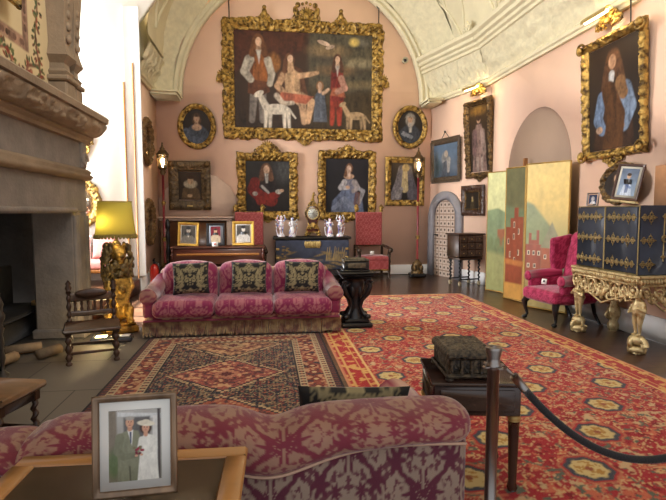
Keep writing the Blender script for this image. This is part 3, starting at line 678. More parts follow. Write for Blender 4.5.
t = thing('small_dark_portrait', 'small portrait in a broad dark frame, right of the small door', 'picture', hang_s(1.72, 1.80), SPR, 'framed pictures on the pink walls', .02)
frame_mesh(.78, .66, .15, th=.05, amp=.012, seed=29, freq=50).build('frame', DARKW, t); p.build('canvas', t, y=-.02)
frame_mesh(.50, .42, .035, th=.035, amp=.006, seed=30, freq=60).build('gilt_slip', GOLDD, t, (0, -.012, 0))

# on the right wall
p = P(1.0, 1.38, res=.012, bg=(40, 30, 24), bg2=(60, 44, 30), seed=20)
p.poly([(.06, 0), (.1, .3), (.22, .56), (.36, .62), (.5, .58), (.6, .4), (.64, 0)], (70, 46, 30)); p.ell(.36, .80, .11, .14, (112, 76, 50)); p.path([(.28, .78), (.25, .6)], .05, .06, (104, 70, 46)); p.path([(.44, .78), (.47, .6)], .05, .06, (104, 70, 46)); p.ell(.35, .82, .052, .068, (206, 160, 124)); p.path([(.34, .7), (.32, .56)], .04, .03, (206, 206, 206)); p.path([(.2, .5), (.14, .3), (.2, .2)], .07, .06, (120, 140, 170)); p.path([(.52, .52), (.58, .36), (.5, .22)], .09, .08, (140, 160, 188)); p.ell(.16, .2, .05, .035, SKIN); p.ell(.46, .2, .055, .04, SKIN); p.path([(.3, .55), (.4, .3), (.34, 0)], .1, .14, (96, 62, 34)); p.path([(.46, .6), (.5, .5)], .07, .06, (150, 110, 72))
RW = XR-.035
t = picture('large_wall_portrait', 'large gilt portrait of a man with blue sleeves, on the right wall above the cabinet', 1.20, 1.62, .11, p, (RW-.01, 6.20, 3.09), -pi/2, lean=.05, th=.09, amp=.022, seed=31, scal=.02, freq=34)
crest(t, .4, .16, -.80, 4, name='drop', flip=True)
for sx in (-1, 1):
    for sz in (-1, 1): g = G(); g.spiral((sx*.57, -.1, sz*.74), .1, 1.3, .02, 'xz', -sx*sz); g.ell((sx*.57, -.1, sz*.74), .05); g.build('corner_scroll', GOLD, t)
g = G(); g.cyl((.3, .0, .8), (.3, .0, 1.12), .008); g.ell((.3, 0, 1.12), .02); g.build('hanging_rod', IRON, t)
# picture lamps
def picture_lamp(name, label, loc, rz, w):
    t = thing(name, label, 'lamp', loc, rz, 'gilt picture lamps')
    for s_ in (-1, 1): g = G(); g.tube([(s_*w*.3, .0, -.02), (s_*w*.3, -.1, .12), (s_*w*.3, -.26, .08)], .014); g.build('arm', BRASS, t)
    g = scrolls(w*1.05, .26, 13, 3, .02, -.05); g.warp(lambda v: v+np.array([0, -.02, -.05])); g.build('gilt_scrolls', GOLD, t)
    g = G(); a = np.linspace(.1*pi, 1.15*pi, 12); A, X = np.meshgrid(a, np.linspace(-w/2, w/2, 8), indexing='ij')
    for r in (.05, .054): g.add(np.stack([X, -.26+r*np.cos(A), .06+r*np.sin(A)], -1), gridf(12, 8))
    g.build('reflector', BRASS, t)
    g = G(); g.cyl((-w*.44, -.26, .055), (w*.44, -.26, .055), .022); g.build('lamp_tube', mat('lamp filament', (1, .8, .45), emit=(1, .74, .34), es=14), t)
    return t
picture_lamp('picture_lamp', 'lit gilt picture lamp above the large right wall portrait', (RW-.02, 6.26, 4.05), -pi/2, .5)
q = splay(1.93, -.06, 4.06); picture_lamp('picture_lamp', 'lit gilt picture lamp above the tall narrow portrait', tuple(q), SPR, .46)
# little round porthole lamp on the end wall
t = thing('wall_spotlight', 'small round brass fitting alone on the end wall near the arch', 'light', (3.38, YB-.002, 5.19), 0)
g = G(); g.lathe([(.0, .0), (.05, .0), (.06, .03), (.07, .1), (.075, .12), (.055, .125), (.05, .09), (.0, .085)], (0, 0, 0), 20, (pi/2, 0, 0)); g.build('housing', mat('pale brass', lin(200, 190, 160), .4, metal=.4), t)
g = G(); g.ell((0, -.1, 0), .035); g.build('lens', BLACK, t)

# carved oval mirrors on the short left wall, and one in the bay
def oval_mirror(name, label, loc, rz, W, H, gold, group):
    t = thing(name, label, 'mirror', loc, rz, group)
    frame_mesh(W, H, .15, th=.08, amp=.03, seed=33, oval=True, scal=.05, freq=34).build('frame', gold, t)
    g = G(); k = np.linspace(0, 2*pi, 40, endpoint=False); ring = np.stack([np.cos(k)*(W/2-.14), np.full(40, -.02), np.sin(k)*(H/2-.14)], -1); b_ = ring+np.array([0, .012, 0])
    g.add(np.concatenate([ring, b_]), [(q, (q+1) % 40, 40+(q+1) % 40, 40+q) for q in range(40)]); g.N.append(list(range(40))[::-1]); g.N.append(list(range(40, 80)))
    g.build('glass', mat('old mirror glass', lin(176, 160, 140), .12, metal=.9), t, smooth=False); return t
MF = mat('bronzed carving', lin(140, 108, 66), .45, metal=.35, c2=tuple(lin(76, 54, 36)), scale=20, bump=.4, bscale=50)
oval_mirror('oval_mirror', 'upper of the two carved oval mirrors on the left wall', (XL+.035, 10.86, 3.0), pi/2, .82, .98, MF, 'oval mirrors on the left wall')
oval_mirror('oval_mirror', 'lower of the two carved oval mirrors on the left wall', (XL+.035, 10.86, 1.34), pi/2, .82, .98, MF, 'oval mirrors on the left wall')
oval_mirror('oval_mirror', 'gilt oval mirror in the bright bay behind the lamp shade', (-3.42, 10.115, 1.72), 0, .66, .9, GOLD, None)
t = thing('gilt_wall_carving', 'gilt carved wall ornament in the bright bay above the chimneypiece edge', 'wall ornament', (-3.5, 10.11, 2.9), 0)
g = scrolls(.5, .5, 17, 3, .03, -.05); g.build('upper_scrolls', GOLD, t, (0, 0, -.1)); g = scrolls(.44, .4, 18, 2, .028, -.05); g.warp(lambda v: v*np.array([1, 1, -1.])); g.build('lower_scrolls', GOLD, t, (0, 0, -.1))
# ================================================================== the great chimneypiece on the left
XF = -2.3
fp = thing('stone_chimneypiece', 'huge carved brown stone chimneypiece filling the left side of the room', 'fireplace', (XF, 0, 0))
# all parts in room coordinates less the base point
def fpb(g, name, m, **k): g.warp(lambda v: v-np.array([XF, 0, 0])); return g.build(name, m, fp, **k)
OR, OT = 6.42, 1.54                                     # right edge and top of the opening
g = G(); g.box((XF-.24, 6.66, .78), (.48, .46, 1.56), b=.02)
for y, r in ((6.47, .035), (6.56, .03), (6.84, .04)): g.cyl((XF+.0, y, .12), (XF+.0, y, 1.5), r)
g.box((XF-.2, 6.66, .06), (.62, .56, .12), b=.02); fpb(g, 'right_jamb', STONEG, angle=40)
g = G(); g.box((XF-.24, 1.7, .78), (.48, .46, 1.56), b=.02); g.cyl((XF, 1.85, .12), (XF, 1.85, 1.5), .035); fpb(g, 'left_jamb', STONEG, angle=40)
g = G(); g.box((XF-.24, 4.18, 1.75), (.48, 5.45, .42), b=.015); g.cyl((XF, 1.5, 1.57), (XF, 6.5, 1.57), .035); fpb(g, 'lintel', STONEG, angle=40)
g = G(); P = [(0, 1.95), (.06, 1.96), (.09, 2.0), (.05, 2.03), (.07, 2.06), (.02, 2.1), (0, 2.1)]
g.prism([(XF-.3, 1.95)]+[(XF+a, z) for a, z in P]+[(XF-.3, 2.1)], 1.4, 6.93, lambda u, v, w: (u, w, v)); fpb(g, 'lower_moulding', STONE, smooth=False)
g = G(); g.box((XF-.26, 4.16, 2.26), (.5, 5.4, .34)); g.box((XF-.02, 6.83, 2.27), (.09, .16, .34), b=.02); g.spiral((XF+.02, 6.83, 2.2), .09, 1.3, .03, 'yz', 1); fpb(g, 'upper_panel', STONEG, angle=40)
g = G(); P = [(0, 2.42), (.03, 2.43), (.03, 2.47), (.07, 2.5)] + [(.07+.16*sin(a), 2.52+.17*(1-cos(a))) for a in np.linspace(0, pi/2, 8)] + [(.26, 2.70), (.27, 2.76), (.24, 2.79), (.1, 2.81), (-.3, 2.81)]
g.prism([(XF-.3, 2.42)]+[(XF+a, z) for a, z in P], 1.3, 7.05, lambda u, v, w: (u, w, v)); fpb(g, 'mantel_cornice', STONE, angle=50)
g = G(); nn = 260; Y, K = np.meshgrid(np.linspace(1.4, 7.0, nn), np.linspace(0, 1, 14), indexing='ij'); A = K*pi/2*.9+.05
nz = sstep(.45, .62, fbm(Y*11, K*4, seed=6)); X = XF+.075+.16*np.sin(A)+.028*nz; Z = 2.515+.17*(1-np.cos(A)); g.add(np.stack([X, Y, Z], -1), gridf(nn, 14)); fpb(g, 'carved_frieze', STONE)
# overmantel: chimney breast, painted plaster panel, terms
g = G(); g.box((XF-.45, 4.1, 4.8), (.6, 5.3, 4.0)); fpb(g, 'chimney_breast', mat('overmantel plaster', lin(206, 186, 146), .85, var=.06, scale=4), smooth=False)
OVP = Paint(2.6, 2.6, res=.009, bg=(204, 184, 142), bg2=(208, 188, 148), noise=.06, seed=40)
p = OVP; rnd = random.Random(4)
def leafy(p, pts, cols, n, sp=.03):
    p.path(pts, .008, .005, (116, 70, 56), soft=.006)
    for k in range(n):
        i = rnd.randrange(len(pts)-1); t = rnd.random(); x = pts[i][0]*(1-t)+pts[i+1][0]*t; y = pts[i][1]*(1-t)+pts[i+1][1]*t; a = rnd.random()*6.3
        p.ell(x+cos(a)*sp*rnd.uniform(.5, 1.3), y+sin(a)*sp*rnd.uniform(.5, 1.3), .013, .006, cols[k % len(cols)], rot=a, soft=.3)
LC = [(98, 104, 62), (70, 84, 56), (140, 62, 48), (112, 76, 60), (86, 96, 60)]
# panel x runs along +Y (far end = right), 0..1
leafy(p, [(.83+.018*sin(k*1.7), .02+.08*k) for k in range(13)], LC, 170)
leafy(p, [(.83, .12), (.74, .10), (.70, .04), (.62, .05), (.58, .12), (.5, .1), (.46, .04), (.36, .05), (.3, .12), (.2, .1)], LC, 110)
for y0, y1 in ((.16, .2),): p.poly([(0, .15), (.74, .15), (.74, .2), (0, .2)], (150, 118, 96), soft=.006)
p.poly([(.70, .15), (.75, .15), (.75, 1.0), (.70, 1.0)], (140, 110, 92), soft=.006)
for k in range(40): p.ell(rnd.random()*.72, .175, .012, .012, (112, 84, 70)); p.ell(.725, .22+rnd.random()*.78, .012, .012, (112, 84, 70))
p.poly([(.8, .0), (.86, .0), (.87, .06), (.79, .06)], (120, 78, 60))
ob = OVP.build('painted_panel', fp)
ob.location = (-.13, 5.1, 4.12); ob.rotation_euler = (0, 0, pi/2)
g = G(); g.box((XF-.1, 6.28, 2.92), (.2, .1, .2), b=.02)
def term(y, s):
    g = G(); x = XF-.06
    g.box((x, y, 2.93), (.26*s, .28*s, .24), b=.02); g.box((x, y, 3.08), (.32*s, .34*s, .06), b=.015)
    P = [(.1, 3.1), (.13, 3.16), (.09, 3.2), (.085, 3.26), (.15, 3.34), (.12, 3.42), (.10, 3.5), (.13, 3.9), (.16, 4.25), (.17, 4.32), (.14, 4.36)]
    g.lathe([(r*s, z) for r, z in P], (x, y, 0), 16, sq=True); g.box((x, y, 4.42), (.36*s, .38*s, .12), b=.02); g.box((x, y, 4.55), (.42*s, .44*s, .14), b=.03); g.box((x, y, 4.9), (.34*s, .36*s, .6), b=.02)
    for k in range(5): g.ell((x+.12*s, y, 3.55+k*.14), (.03, .05, .05))
    return g
fpb(term(6.34, 1.0), 'term_column', STONE, angle=35); fpb(term(6.68, .8), 'term_column', STONE, angle=35)
g = G(); g.box((XF-.22, 4.1, 4.62), (.3, 5.5, .16), b=.03); fpb(g, 'upper_cornice', STONE, smooth=False)
g = G(); g.box((XF-.02, 4.72, 3.95), (.05, 1.05, .9), b=.01); o = fpb(g, 'framed_tablet', mat('tablet', lin(208, 180, 120), .7), smooth=False)
g = G()
for y in (4.20, 5.24): g.box((XF+.015, y, 3.95), (.04, .05, .98), b=.01)
for z in (3.49, 4.41): g.box((XF+.015, 4.72, z), (.04, 1.09, .05), b=.01)
fpb(g, 'tablet_frame', GOLD, smooth=False)
# firebox
SOOT = mat('sooty stone', lin(96, 88, 80), .95, var=.3, scale=3, bump=.3, bscale=20)
g = G(); g.box((XF-1.35, 4.4, 1.0), (.12, 5.8, 2.0)); fpb(g, 'fireback_wall', SOOT, smooth=False)
g = G(); g.box((XF-.9, 7.3, 1.0), (.84, .1, 2.0)); fpb(g, 'firebox_side', SOOT, smooth=False)
g = G(); g.box((XF-.92, 4.4, 2.05), (.84, 5.8, .1)); fpb(g, 'firebox_ceiling', SOOT, smooth=False)
tagx = thing('iron_fire_box', 'long black iron bench-like box against the back of the fireplace', 'fire box', (-3.12, 6.35, .006))
g = G(); g.box((-.24, 0, .42), (.06, 1.5, .84), b=.01); g.build('back_plate', IRON, tagx, smooth=False)
g = G(); g.box((0, 0, .31), (.5, 1.5, .06), b=.015); g.build('ledge', IRON, tagx, smooth=False)
g = G(); g.box((-.02, 0, .14), (.4, 1.4, .28), b=.01); g.build('base_box', IRON, tagx, smooth=False)
o = tag(G().box((0, 0, .03), (.1, .14, .06), b=.008).build('firebrick', mat('yellow brick', lin(196, 160, 100), .85, var=.2, scale=20), loc=(-2.95, 6.9, .347), smooth=False), 'small yellow brick lying on the iron box ledge', 'brick')
# basket grate with fire dogs, logs
gr = thing('fire_grate', 'black iron basket grate with barley-sugar uprights in the hearth', 'fire grate', (-2.72, 4.34, .006))
g = G(); 
for k in range(7): g.tube([(-.25+.0*k, -.55+k*.18, .1), (.0, -.55+k*.18, .08), (.2, -.55+k*.18, .12)], .013, 6)
for z in (.14, .24, .34, .44): g.box((.22, 0, z), (.03, 1.2, .02))
g.build('basket', IRON, gr, smooth=False)
for y in (-.62, .62):
    g = G(); g.lathe([(.05, 0), (.055, .03), (.02, .06), (.016, .12), (.03, .18), (.015, .25), (.026, .32), (.014, .4), (.03, .46), (.014, .5), (.04, .56), (.042, .59), (.02, .62), (.024, .66), (.034, .69), (.02, .73), (.008, .77), (.014, .79), (.0, .81)], (.27, y, 0), 14); g.build('upright', mat('bright iron', lin(70, 62, 54), .5, metal=.5), gr)
    g = G(); g.tube([(.27, y, .08), (.1, y, .06), (-.3, y, .1)], .025, 8); g.build('foot_bar', IRON, gr)
LOGM = mat('split log', lin(140, 116, 88), .9, var=.35, scale=9, bump=.3)
for k, (x, y, z, rz, l, lab) in enumerate(((-2.62, 5.75, .066, .5, .34, 'pale split log lying on the hearth flags by the grate'), (-2.62, 5.30, .066, 1.3, .34, 'split log on the hearth nearest the iron grate'), (-2.30, 5.60, .066, 1.1, .26, 'short log lying on the hearth nearest the chimneypiece jamb'))):
    g = G(); g.prism([(0.06*cos(a)*(1 if a < 4 else .6), .055*sin(a)) for a in np.linspace(0, 2*pi, 9)[:-1]], -l/2, l/2, lambda u, v, w: (w, u, v)); o = tag(g.build('log', LOGM, loc=(x, y, z), smooth=False), lab, 'log', 'logs on the hearth'); o.rotation_euler = (0, 0, rz)
# poker set standing by the jamb
# ---------------------------------------------------------------- low carved chair by the fire
ch = thing('hearth_chair', 'low dark carved chair with spindle back standing on the hearth flags', 'chair', (-1.82, 5.5, .006), radians(18))
CHW = mat('worn oak', lin(74, 50, 34), .4, var=.35, scale=12, stretch=(1, 1, .25), coat=.15)
def turned(h, r, z0=0.0):
    k = [(.8, 0), (1, .03), (1, .08), (.5, .11), (.75, .17), (1.05, .24), (.75, .31), (.5, .36), (.8, .42), (1.05, .5), (.8, .58), (.5, .64), (.75, .7), (1.05, .76), (.75, .83), (.5, .88), (1, .91), (1, 1)]
    return [(r*a, z0+h*b) for a, b in k]
for x in (-.22, .22):
    g = G(); g.lathe(turned(.33, .032), (x, -.2, 0), 12); g.build('leg', CHW, ch)
    g = G(); g.lathe(turned(.36, .03), (x, .2, 0), 12); g.lathe(turned(.34, .026, .36), (x, .21, 0), 12); g.lathe([(.02, .7), (.035, .73), (.02, .76), (.03, .78), (.0, .82)], (x, .21, 0), 12); g.build('back_post', CHW, ch)
for y in (-.2, .2): g = G(); g.cyl((-.22, y, .12), (.22, y, .12), .014); g.build('stretcher', CHW, ch)
for x in (-.22, .22): g = G(); g.cyl((x, -.2, .15), (x, .2, .15), .014); g.build('stretcher', CHW, ch)
g = G(); g.box((0, 0, .345), (.54, .48, .045), b=.015); g.build('seat', CHW, ch, smooth=False)
g = G(); g.box((0, .21, .63), (.42, .03, .10), b=.01); g.ell((0, .19, .67), (.16, .02, .05)); g.build('top_rail', CHW, ch)
g = G(); g.box((0, .21, .45), (.42, .03, .06), b=.01); g.build('lower_rail', CHW, ch, smooth=False)
for k in range(6): g = G(); g.lathe([(.012, .47), (.018, .5), (.01, .53), (.017, .56), (.012, .59)], (-.16+k*.064, .21, 0), 8); g.build('spindle', CHW, ch)
# ---------------------------------------------------------------- stool in the left foreground
st = thing('joint_stool', 'low oak stool with twisted legs at the left edge', 'stool', (-1.95, 3.55, .006), radians(-14))
STW = mat('stool oak', lin(122, 86, 50), .45, var=.35, scale=10, stretch=(.3, 1, 1), coat=.1)
g = G(); g.box((0, 0, .355), (.78, .42, .05), b=.012); g.build('top', STW, st, smooth=False)
g = G(); g.box((0, -.17, .29), (.68, .03, .08), b=.008); g.box((0, .17, .29), (.68, .03, .08), b=.008); g.box((-.33, 0, .29), (.03, .34, .08), b=.008); g.box((.33, 0, .29), (.03, .34, .08), b=.008); g.build('apron', DARKW, st, smooth=False)
for x in (-.32, .32):
    for y in (-.16, .16):
        g = G(); g.box((x, y, .29), (.06, .06, .09), b=.008); g.twist((x, y, .07), .18, .02, 2.5, 10, .4); g.box((x, y, .035), (.055, .055, .07), b=.01); g.build('leg', DARKW, st, angle=40)
for y in (-.16, .16): g = G(); g.cyl((-.32, y, .05), (.32, y, .05), .016); g.build('stretcher', DARKW, st)
cb = thing('coal_scuttle', 'black coal scuttle on the flags under the low stool', 'coal scuttle', (-1.95, 3.58, .006))
g = G(); g.lathe([(.0, .0), (.08, .0), (.10, .05), (.115, .11), (.11, .16), (.10, .16), (.09, .07), (.0, .05)], (0, 0, 0), 18); g.build('bowl', IRON, cb)
g = G(); g.tube([(-.11, 0, .15), (-.07, 0, .2), (0, 0, .22), (.07, 0, .2), (.11, 0, .15)], .008, 6); g.build('bail_handle', IRON, cb)
# ---------------------------------------------------------------- window bay: bench and cushions
bn = thing('window_bench', 'pink upholstered bench in the bright window bay behind the lion lamp', 'bench', (-3.15, 9.62, .24))
ROSE = mat('rose cloth', lin(206, 140, 132), .85, var=.12, scale=14)
g = G(); g.rbox((0, 0, .36), (1.2, .6, .16), .06, .04); g.build('seat', ROSE, bn)
g = G(); g.box((0, 0, .25), (1.14, .54, .07), b=.01); g.build('seat_rail', HONEY, bn, smooth=False)
for x in (-.52, .52):
    for y in (-.22, .22): g = G(); g.lathe(turned(.22, .03), (x, y, 0), 10); g.build('leg', HONEY, bn)
def pillow(W, H, T, res=.02):
    n, m = int(W/res), int(H/res); g = G()
    u, v = np.meshgrid(np.linspace(-1, 1, n), np.linspace(-1, 1, m), indexing='ij')
    e = (np.clip(1-u**4, 0, 1)*np.clip(1-v**4, 0, 1))**.45
    pin = 1-.06*(1-np.abs(v)**2)*np.abs(u)**6; pin2 = 1-.06*(1-np.abs(u)**2)*np.abs(v)**6
    X, Z = u*W/2*pin, v*H/2*pin2
    g.add(np.stack([X, -T/2*e, Z], -1), gridf(n, m)); g.add(np.stack([X, T/2*e, Z], -1), gridf(n, m)[:, ::-1]); return g
for x, m_, lab in ((-.28, WHITE, 'white cushion leaning on the bay bench'), (.2, ROSE, 'pink cushion leaning on the bay bench')):
    o = tag(pillow(.46, .44, .16).build('cushion', m_, loc=(-3.15+x, 9.78, .905)), lab, 'cushion', 'cushions on the bay bench'); o.rotation_euler = (-.2, 0, 0)
# ---------------------------------------------------------------- lion lamp
lp_ = thing('lion_lamp', 'gilded carved lion lamp with a glowing olive drum shade, at the window bay', 'lamp', (-1.90, 6.72, 0), radians(28))
LG = mat('lion gilding', lin(206, 160, 72), .36, metal=.6, c2=tuple(lin(92, 70, 36)), scale=16, bump=.5, bscale=60, thresh=(.3, .6))
g = G(); g.box((0, 0, .05), (.42, .40, .10), b=.02); g.box((0, 0, .115), (.36, .34, .03), b=.01); g.build('plinth', LG, lp_, smooth=False)
g = G()                                                  # upright seated lion with a shield
g.cap((0, .03, .32), (0, -.01, .62), .12, .13); g.ell((0, .06, .28), (.15, .15, .16)); g.cap((0, 0, .62), (0, -.03, .86), .12, .11)
for s_ in (-1, 1):
    g.ell((s_*.11, -.02, .27), (.075, .13, .12)); g.cap((s_*.12, -.11, .3), (s_*.12, -.10, .17), .055, .045); g.ell((s_*.12, -.14, .15), (.05, .08, .035))
    g.cap((s_*.11, -.05, .72), (s_*.13, -.15, .6), .06, .05); g.cap((s_*.13, -.15, .6), (s_*.07, -.2, .52), .05, .045); g.ell((s_*.07, -.21, .51), .05)
g.ell((0, -.09, 1.03), (.1, .12, .11)); g.ell((0, -.2, .99), (.06, .07, .055)); g.ell((0, -.26, 1.0), (.03, .02, .02)); g.cap((0, -.18, .94), (0, -.22, .93), .04, .035)
for s_ in (-1, 1): g.ell((s_*.085, -.06, 1.12), (.03, .025, .04)); g.ell((s_*.045, -.19, 1.045), .02)
g.tube([(.05, .2, .2), (.16, .24, .3), (.2, .2, .5), (.13, .2, .66), (.18, .22, .76)], [.035, .03, .025, .03, .05], 8)
g.build('lion_body', LG, lp_, remesh=.014)
g = G(); rnd = random.Random(8)                          # mane of heavy locks
for k in range(260):
    a = rnd.random()*2*pi; z = .58+rnd.random()*.56; R = .125+.05*sin((z-.55)*5)
    x, y = cos(a)*R, sin(a)*R-.03
    if y < -.11 and z > .93 and abs(x) < .08: continue
    s_ = .016+.016*rnd.random(); g.ell((x, y, z), (s_, s_, s_*1.9), (rnd.uniform(-.6, .6), rnd.uniform(-.6, .6), 0), 9)
g.build('mane', mat('tarnished gilding', lin(136, 112, 64), .45, metal=.4, c2=tuple(lin(66, 54, 34)), scale=18, bump=.4, bscale=50), lp_, remesh=.008)
g = G(); g.prism([(-.1, .72), (.1, .72), (.11, .55), (.06, .42), (0, .36), (-.06, .42), (-.11, .55)], -.25, -.225, lambda u, v, w: (u, w, v)); g.ell((0, -.25, .58), (.05, .02, .06)); g.build('shield', LG, lp_, angle=40)
g = G(); g.cyl((0, 0, 1.1), (0, 0, 1.42), .014); g.lathe([(.05, 1.12), (.06, 1.15), (.03, 1.18), (.02, 1.2)], (0, -.02, 0), 14); g.build('lamp_stem', BRASS, lp_)
SH = bpy.data.materials.new('olive silk shade'); SH.use_nodes = True; nt = SH.node_tree; b_ = nt.nodes['Principled BSDF']; b_.inputs['Base Color'].default_value = (*lin(112, 98, 52), 1); b_.inputs['Roughness'].default_value = .8
tl = nt.nodes.new('ShaderNodeBsdfTranslucent'); tl.inputs[0].default_value = (*lin(206, 192, 84), 1); ms = nt.nodes.new('ShaderNodeMixShader'); ms.inputs[0].default_value = .38
nt.links.new(b_.outputs[0], ms.inputs[1]); nt.links.new(tl.outputs[0], ms.inputs[2]); nt.links.new(ms.outputs[0], nt.nodes['Material Output'].inputs[0])
g = G(); n = 48; a = np.linspace(0, 2*pi, n, endpoint=False); K = np.linspace(0, 1, 8)
R = (.245-.045*K**.8)[:, None]*(1+.006*np.cos(a*24))[None]; Z = np.repeat((1.26+.42*K)[:, None], n, 1); g.add(np.stack([R*np.cos(a), R*np.sin(a), Z], -1), gridf(8, n, False, True)); shade = g.build('shade', SH, lp_)
g = G(); g.torus((0, 0, 1.68), .202, .008, n=40); g.build('top_band', mat('olive braid', lin(150, 132, 60), .7), shade)
g = G(); g.torus((0, 0, 1.262), .247, .01, n=40)
for k in range(36): g.ell((.248*cos(k*pi/18), .248*sin(k*pi/18), 1.235), (.018, .018, .026), n=8)
g.build('bobble_trim', mat('olive trim', lin(132, 116, 56), .8), shade)
g = G(); g.ell((-.12, -.06, 1.42), .035); g.build('bulb', mat('warm bulb', (1, .8, .5), emit=(1, .78, .4), es=90), lp_)
o = thing('floor_uplighter', 'flat black floor light with a pale card, at the foot of the lion lamp', 'floor light', (-1.83, 6.2, 0.006), .1)
g = G(); g.box((0, 0, .03), (.46, .2, .06), b=.01); g.build('case', BLACK, o, smooth=False); g = G(); g.box((-.12, 0, .064), (.12, .1, .006)); g.build('lens', mat('uplight lens', (1, .8, .5), emit=(1, .76, .36), es=14), o, smooth=False); g = G(); g.box((.1, 0, .064), (.2, .12, .004)); g.build('paper', CARD, o, smooth=False)
# fire extinguisher
fe = thing('fire_extinguisher', 'red fire extinguisher on the floor beyond the left end of the far sofa', 'fire extinguisher', (-2.26, 10.6, 0))
RED = mat('red enamel', lin(196, 40, 30), .3, coat=.4)
g = G(); g.lathe([(0, 0), (.085, 0), (.09, .02), (.09, .38), (.08, .43), (.05, .47), (.03, .49), (0, .49)], (0, 0, 0), 20); g.build('cylinder', RED, fe)
g = G(); g.cyl((0, 0, .48), (0, 0, .54), .022); g.box((0, -.03, .56), (.03, .12, .02), b=.004); g.box((0, -.02, .585), (.03, .1, .012), (.2, 0, 0), .003); g.build('valve', BLACK, fe, angle=40)
g = G(); g.tube([(0, -.03, .53), (.09, -.05, .5), (.11, -.04, .35), (.1, -.03, .15)], .014, 8); g.build('hose', BLACK, fe)
# ================================================================== carpets
def carpet(name, label, x0, x1, y0, y1, res, fn, z=.008, cat='rug'):
    nx, ny = int((x1-x0)/res), int((y1-y0)/res)
    X, Y = np.meshgrid(np.linspace(x0, x1, nx), np.linspace(y0, y1, ny), indexing='ij')
    wav = .002*fbm(X*2, Y*2, seed=3)
    P = np.stack([X, Y, z+wav], -1); c = fn(X, Y).reshape(-1, 3)
    g = G(); g.add(P, gridf(nx, ny))
    ring = np.concatenate([P[:, 0], P[-1, 1:], P[::-1, -1][1:], P[0, ::-1][1:-1]]); k = len(ring); lo = ring.copy(); lo[:, 2] = .0005
    g.add(np.concatenate([ring, lo]), [(q, k+q, k+(q+1) % k, (q+1) % k) for q in range(k)])
    col = np.concatenate([c, np.tile(c.mean(0), (2*k, 1))])
    return tag(g.build(name, VCW, col=np.clip(col, 0, 1), smooth=False), label, cat)
def pick(c, m, col):
    m = np.clip(m, 0, 1)[..., None]; return c*(1-m)+lin(*col)*m
def red_carpet(X, Y):
    x0, x1, y0, y1 = .72, 3.66, 1.0, 9.0
    n = fbm(X*3, Y*3, seed=2); c = np.ones(X.shape+(3,))*lin(164, 42, 48)*(1+.25*(n-.5))[..., None]
    # scrolling arabesques: warped level lines
    wx = X+.10*np.sin(Y*9+1)+.05*np.sin(Y*23); wy = Y+.10*np.sin(X*9)+.05*np.sin(X*21+2)
    f1 = np.sin(wx*26)*np.cos(wy*22)+.7*np.sin((wx+wy)*17); f2 = fbm(X*13, Y*13, seed=5); f3 = fbm(X*17+9, Y*17, seed=6); f4 = fbm(X*22, Y*22+7, seed=8)
    c = pick(c, sstep(.60, .66, f3), (196, 104, 76))
    c = pick(c, sstep(.085, .05, np.abs(f1))*.75, (200, 164, 122))
    c = pick(c, sstep(.66, .71, f2), (198, 166, 124))
    c = pick(c, sstep(.035, .02, np.abs(f2-.45)), (204, 166, 116))
    c = pick(c, sstep(.68, .73, f4), (96, 100, 84)); c = pick(c, sstep(.68, .74, 1-f4), (126, 24, 30))
    # medallions: quincunx of round blue and cream flowers
    sx, sy = .76, .915
    for ox, oy in ((1.92, 2.67), (2.30, 3.1275)):
        dx = (X-ox+sx/2) % sx-sx/2; dy = (Y-oy+sy/2) % sy-sy/2; r = np.hypot(dx, dy); t = np.arctan2(dy, dx); wob = 1+.05*np.cos(8*t)
        c = pick(c, sstep(.165, .155, r*wob), (172, 48, 50)); c = pick(c, .6*sstep(.012, .006, np.abs(r*wob-.165)), (190, 130, 92))
        c = pick(c, sstep(.145, .135, r*wob), (66, 70, 78)); c = pick(c, sstep(.112, .10, r*(1+.07*np.cos(8*t))), (206, 182, 124)); c = pick(c, (r < .085)*sstep(.5, .56, fbm(X*40, Y*40, seed=14)), (176, 130, 62)); c = pick(c, sstep(.028, .022, r), (150, 84, 56))
    # border stripes
    d = np.minimum(np.minimum(X-x0, x1-X), np.minimum(Y-y0, y1-Y))
    b = sstep(.27, .265, d); c = c*(1-b[..., None])+b[..., None]*(lin(168, 46, 46)*(1+.3*(n-.5))[..., None])
    k = fbm(X*16, Y*16, seed=12); c = pick(c, b*sstep(.56, .62, k), (208, 160, 92)); 
    for q, w_, cc in ((.27, .012, (214, 176, 112)), (.20, .008, (206, 160, 96)), (.07, .012, (206, 160, 96)), (.012, .014, (196, 132, 96))): c = pick(c, sstep(w_+.003, w_-.003, np.abs(d-q)), cc)
    return c
carpet('red_carpet', 'large red carpet patterned with blue medallions and gold scrolls', .72, 3.66, 1.0, 9.0, .0125, red_carpet, z=.008, cat='carpet')
PXC, PY0, PY1, PX0, PX1 = -.38, 2.5, 6.3, -1.42, .68
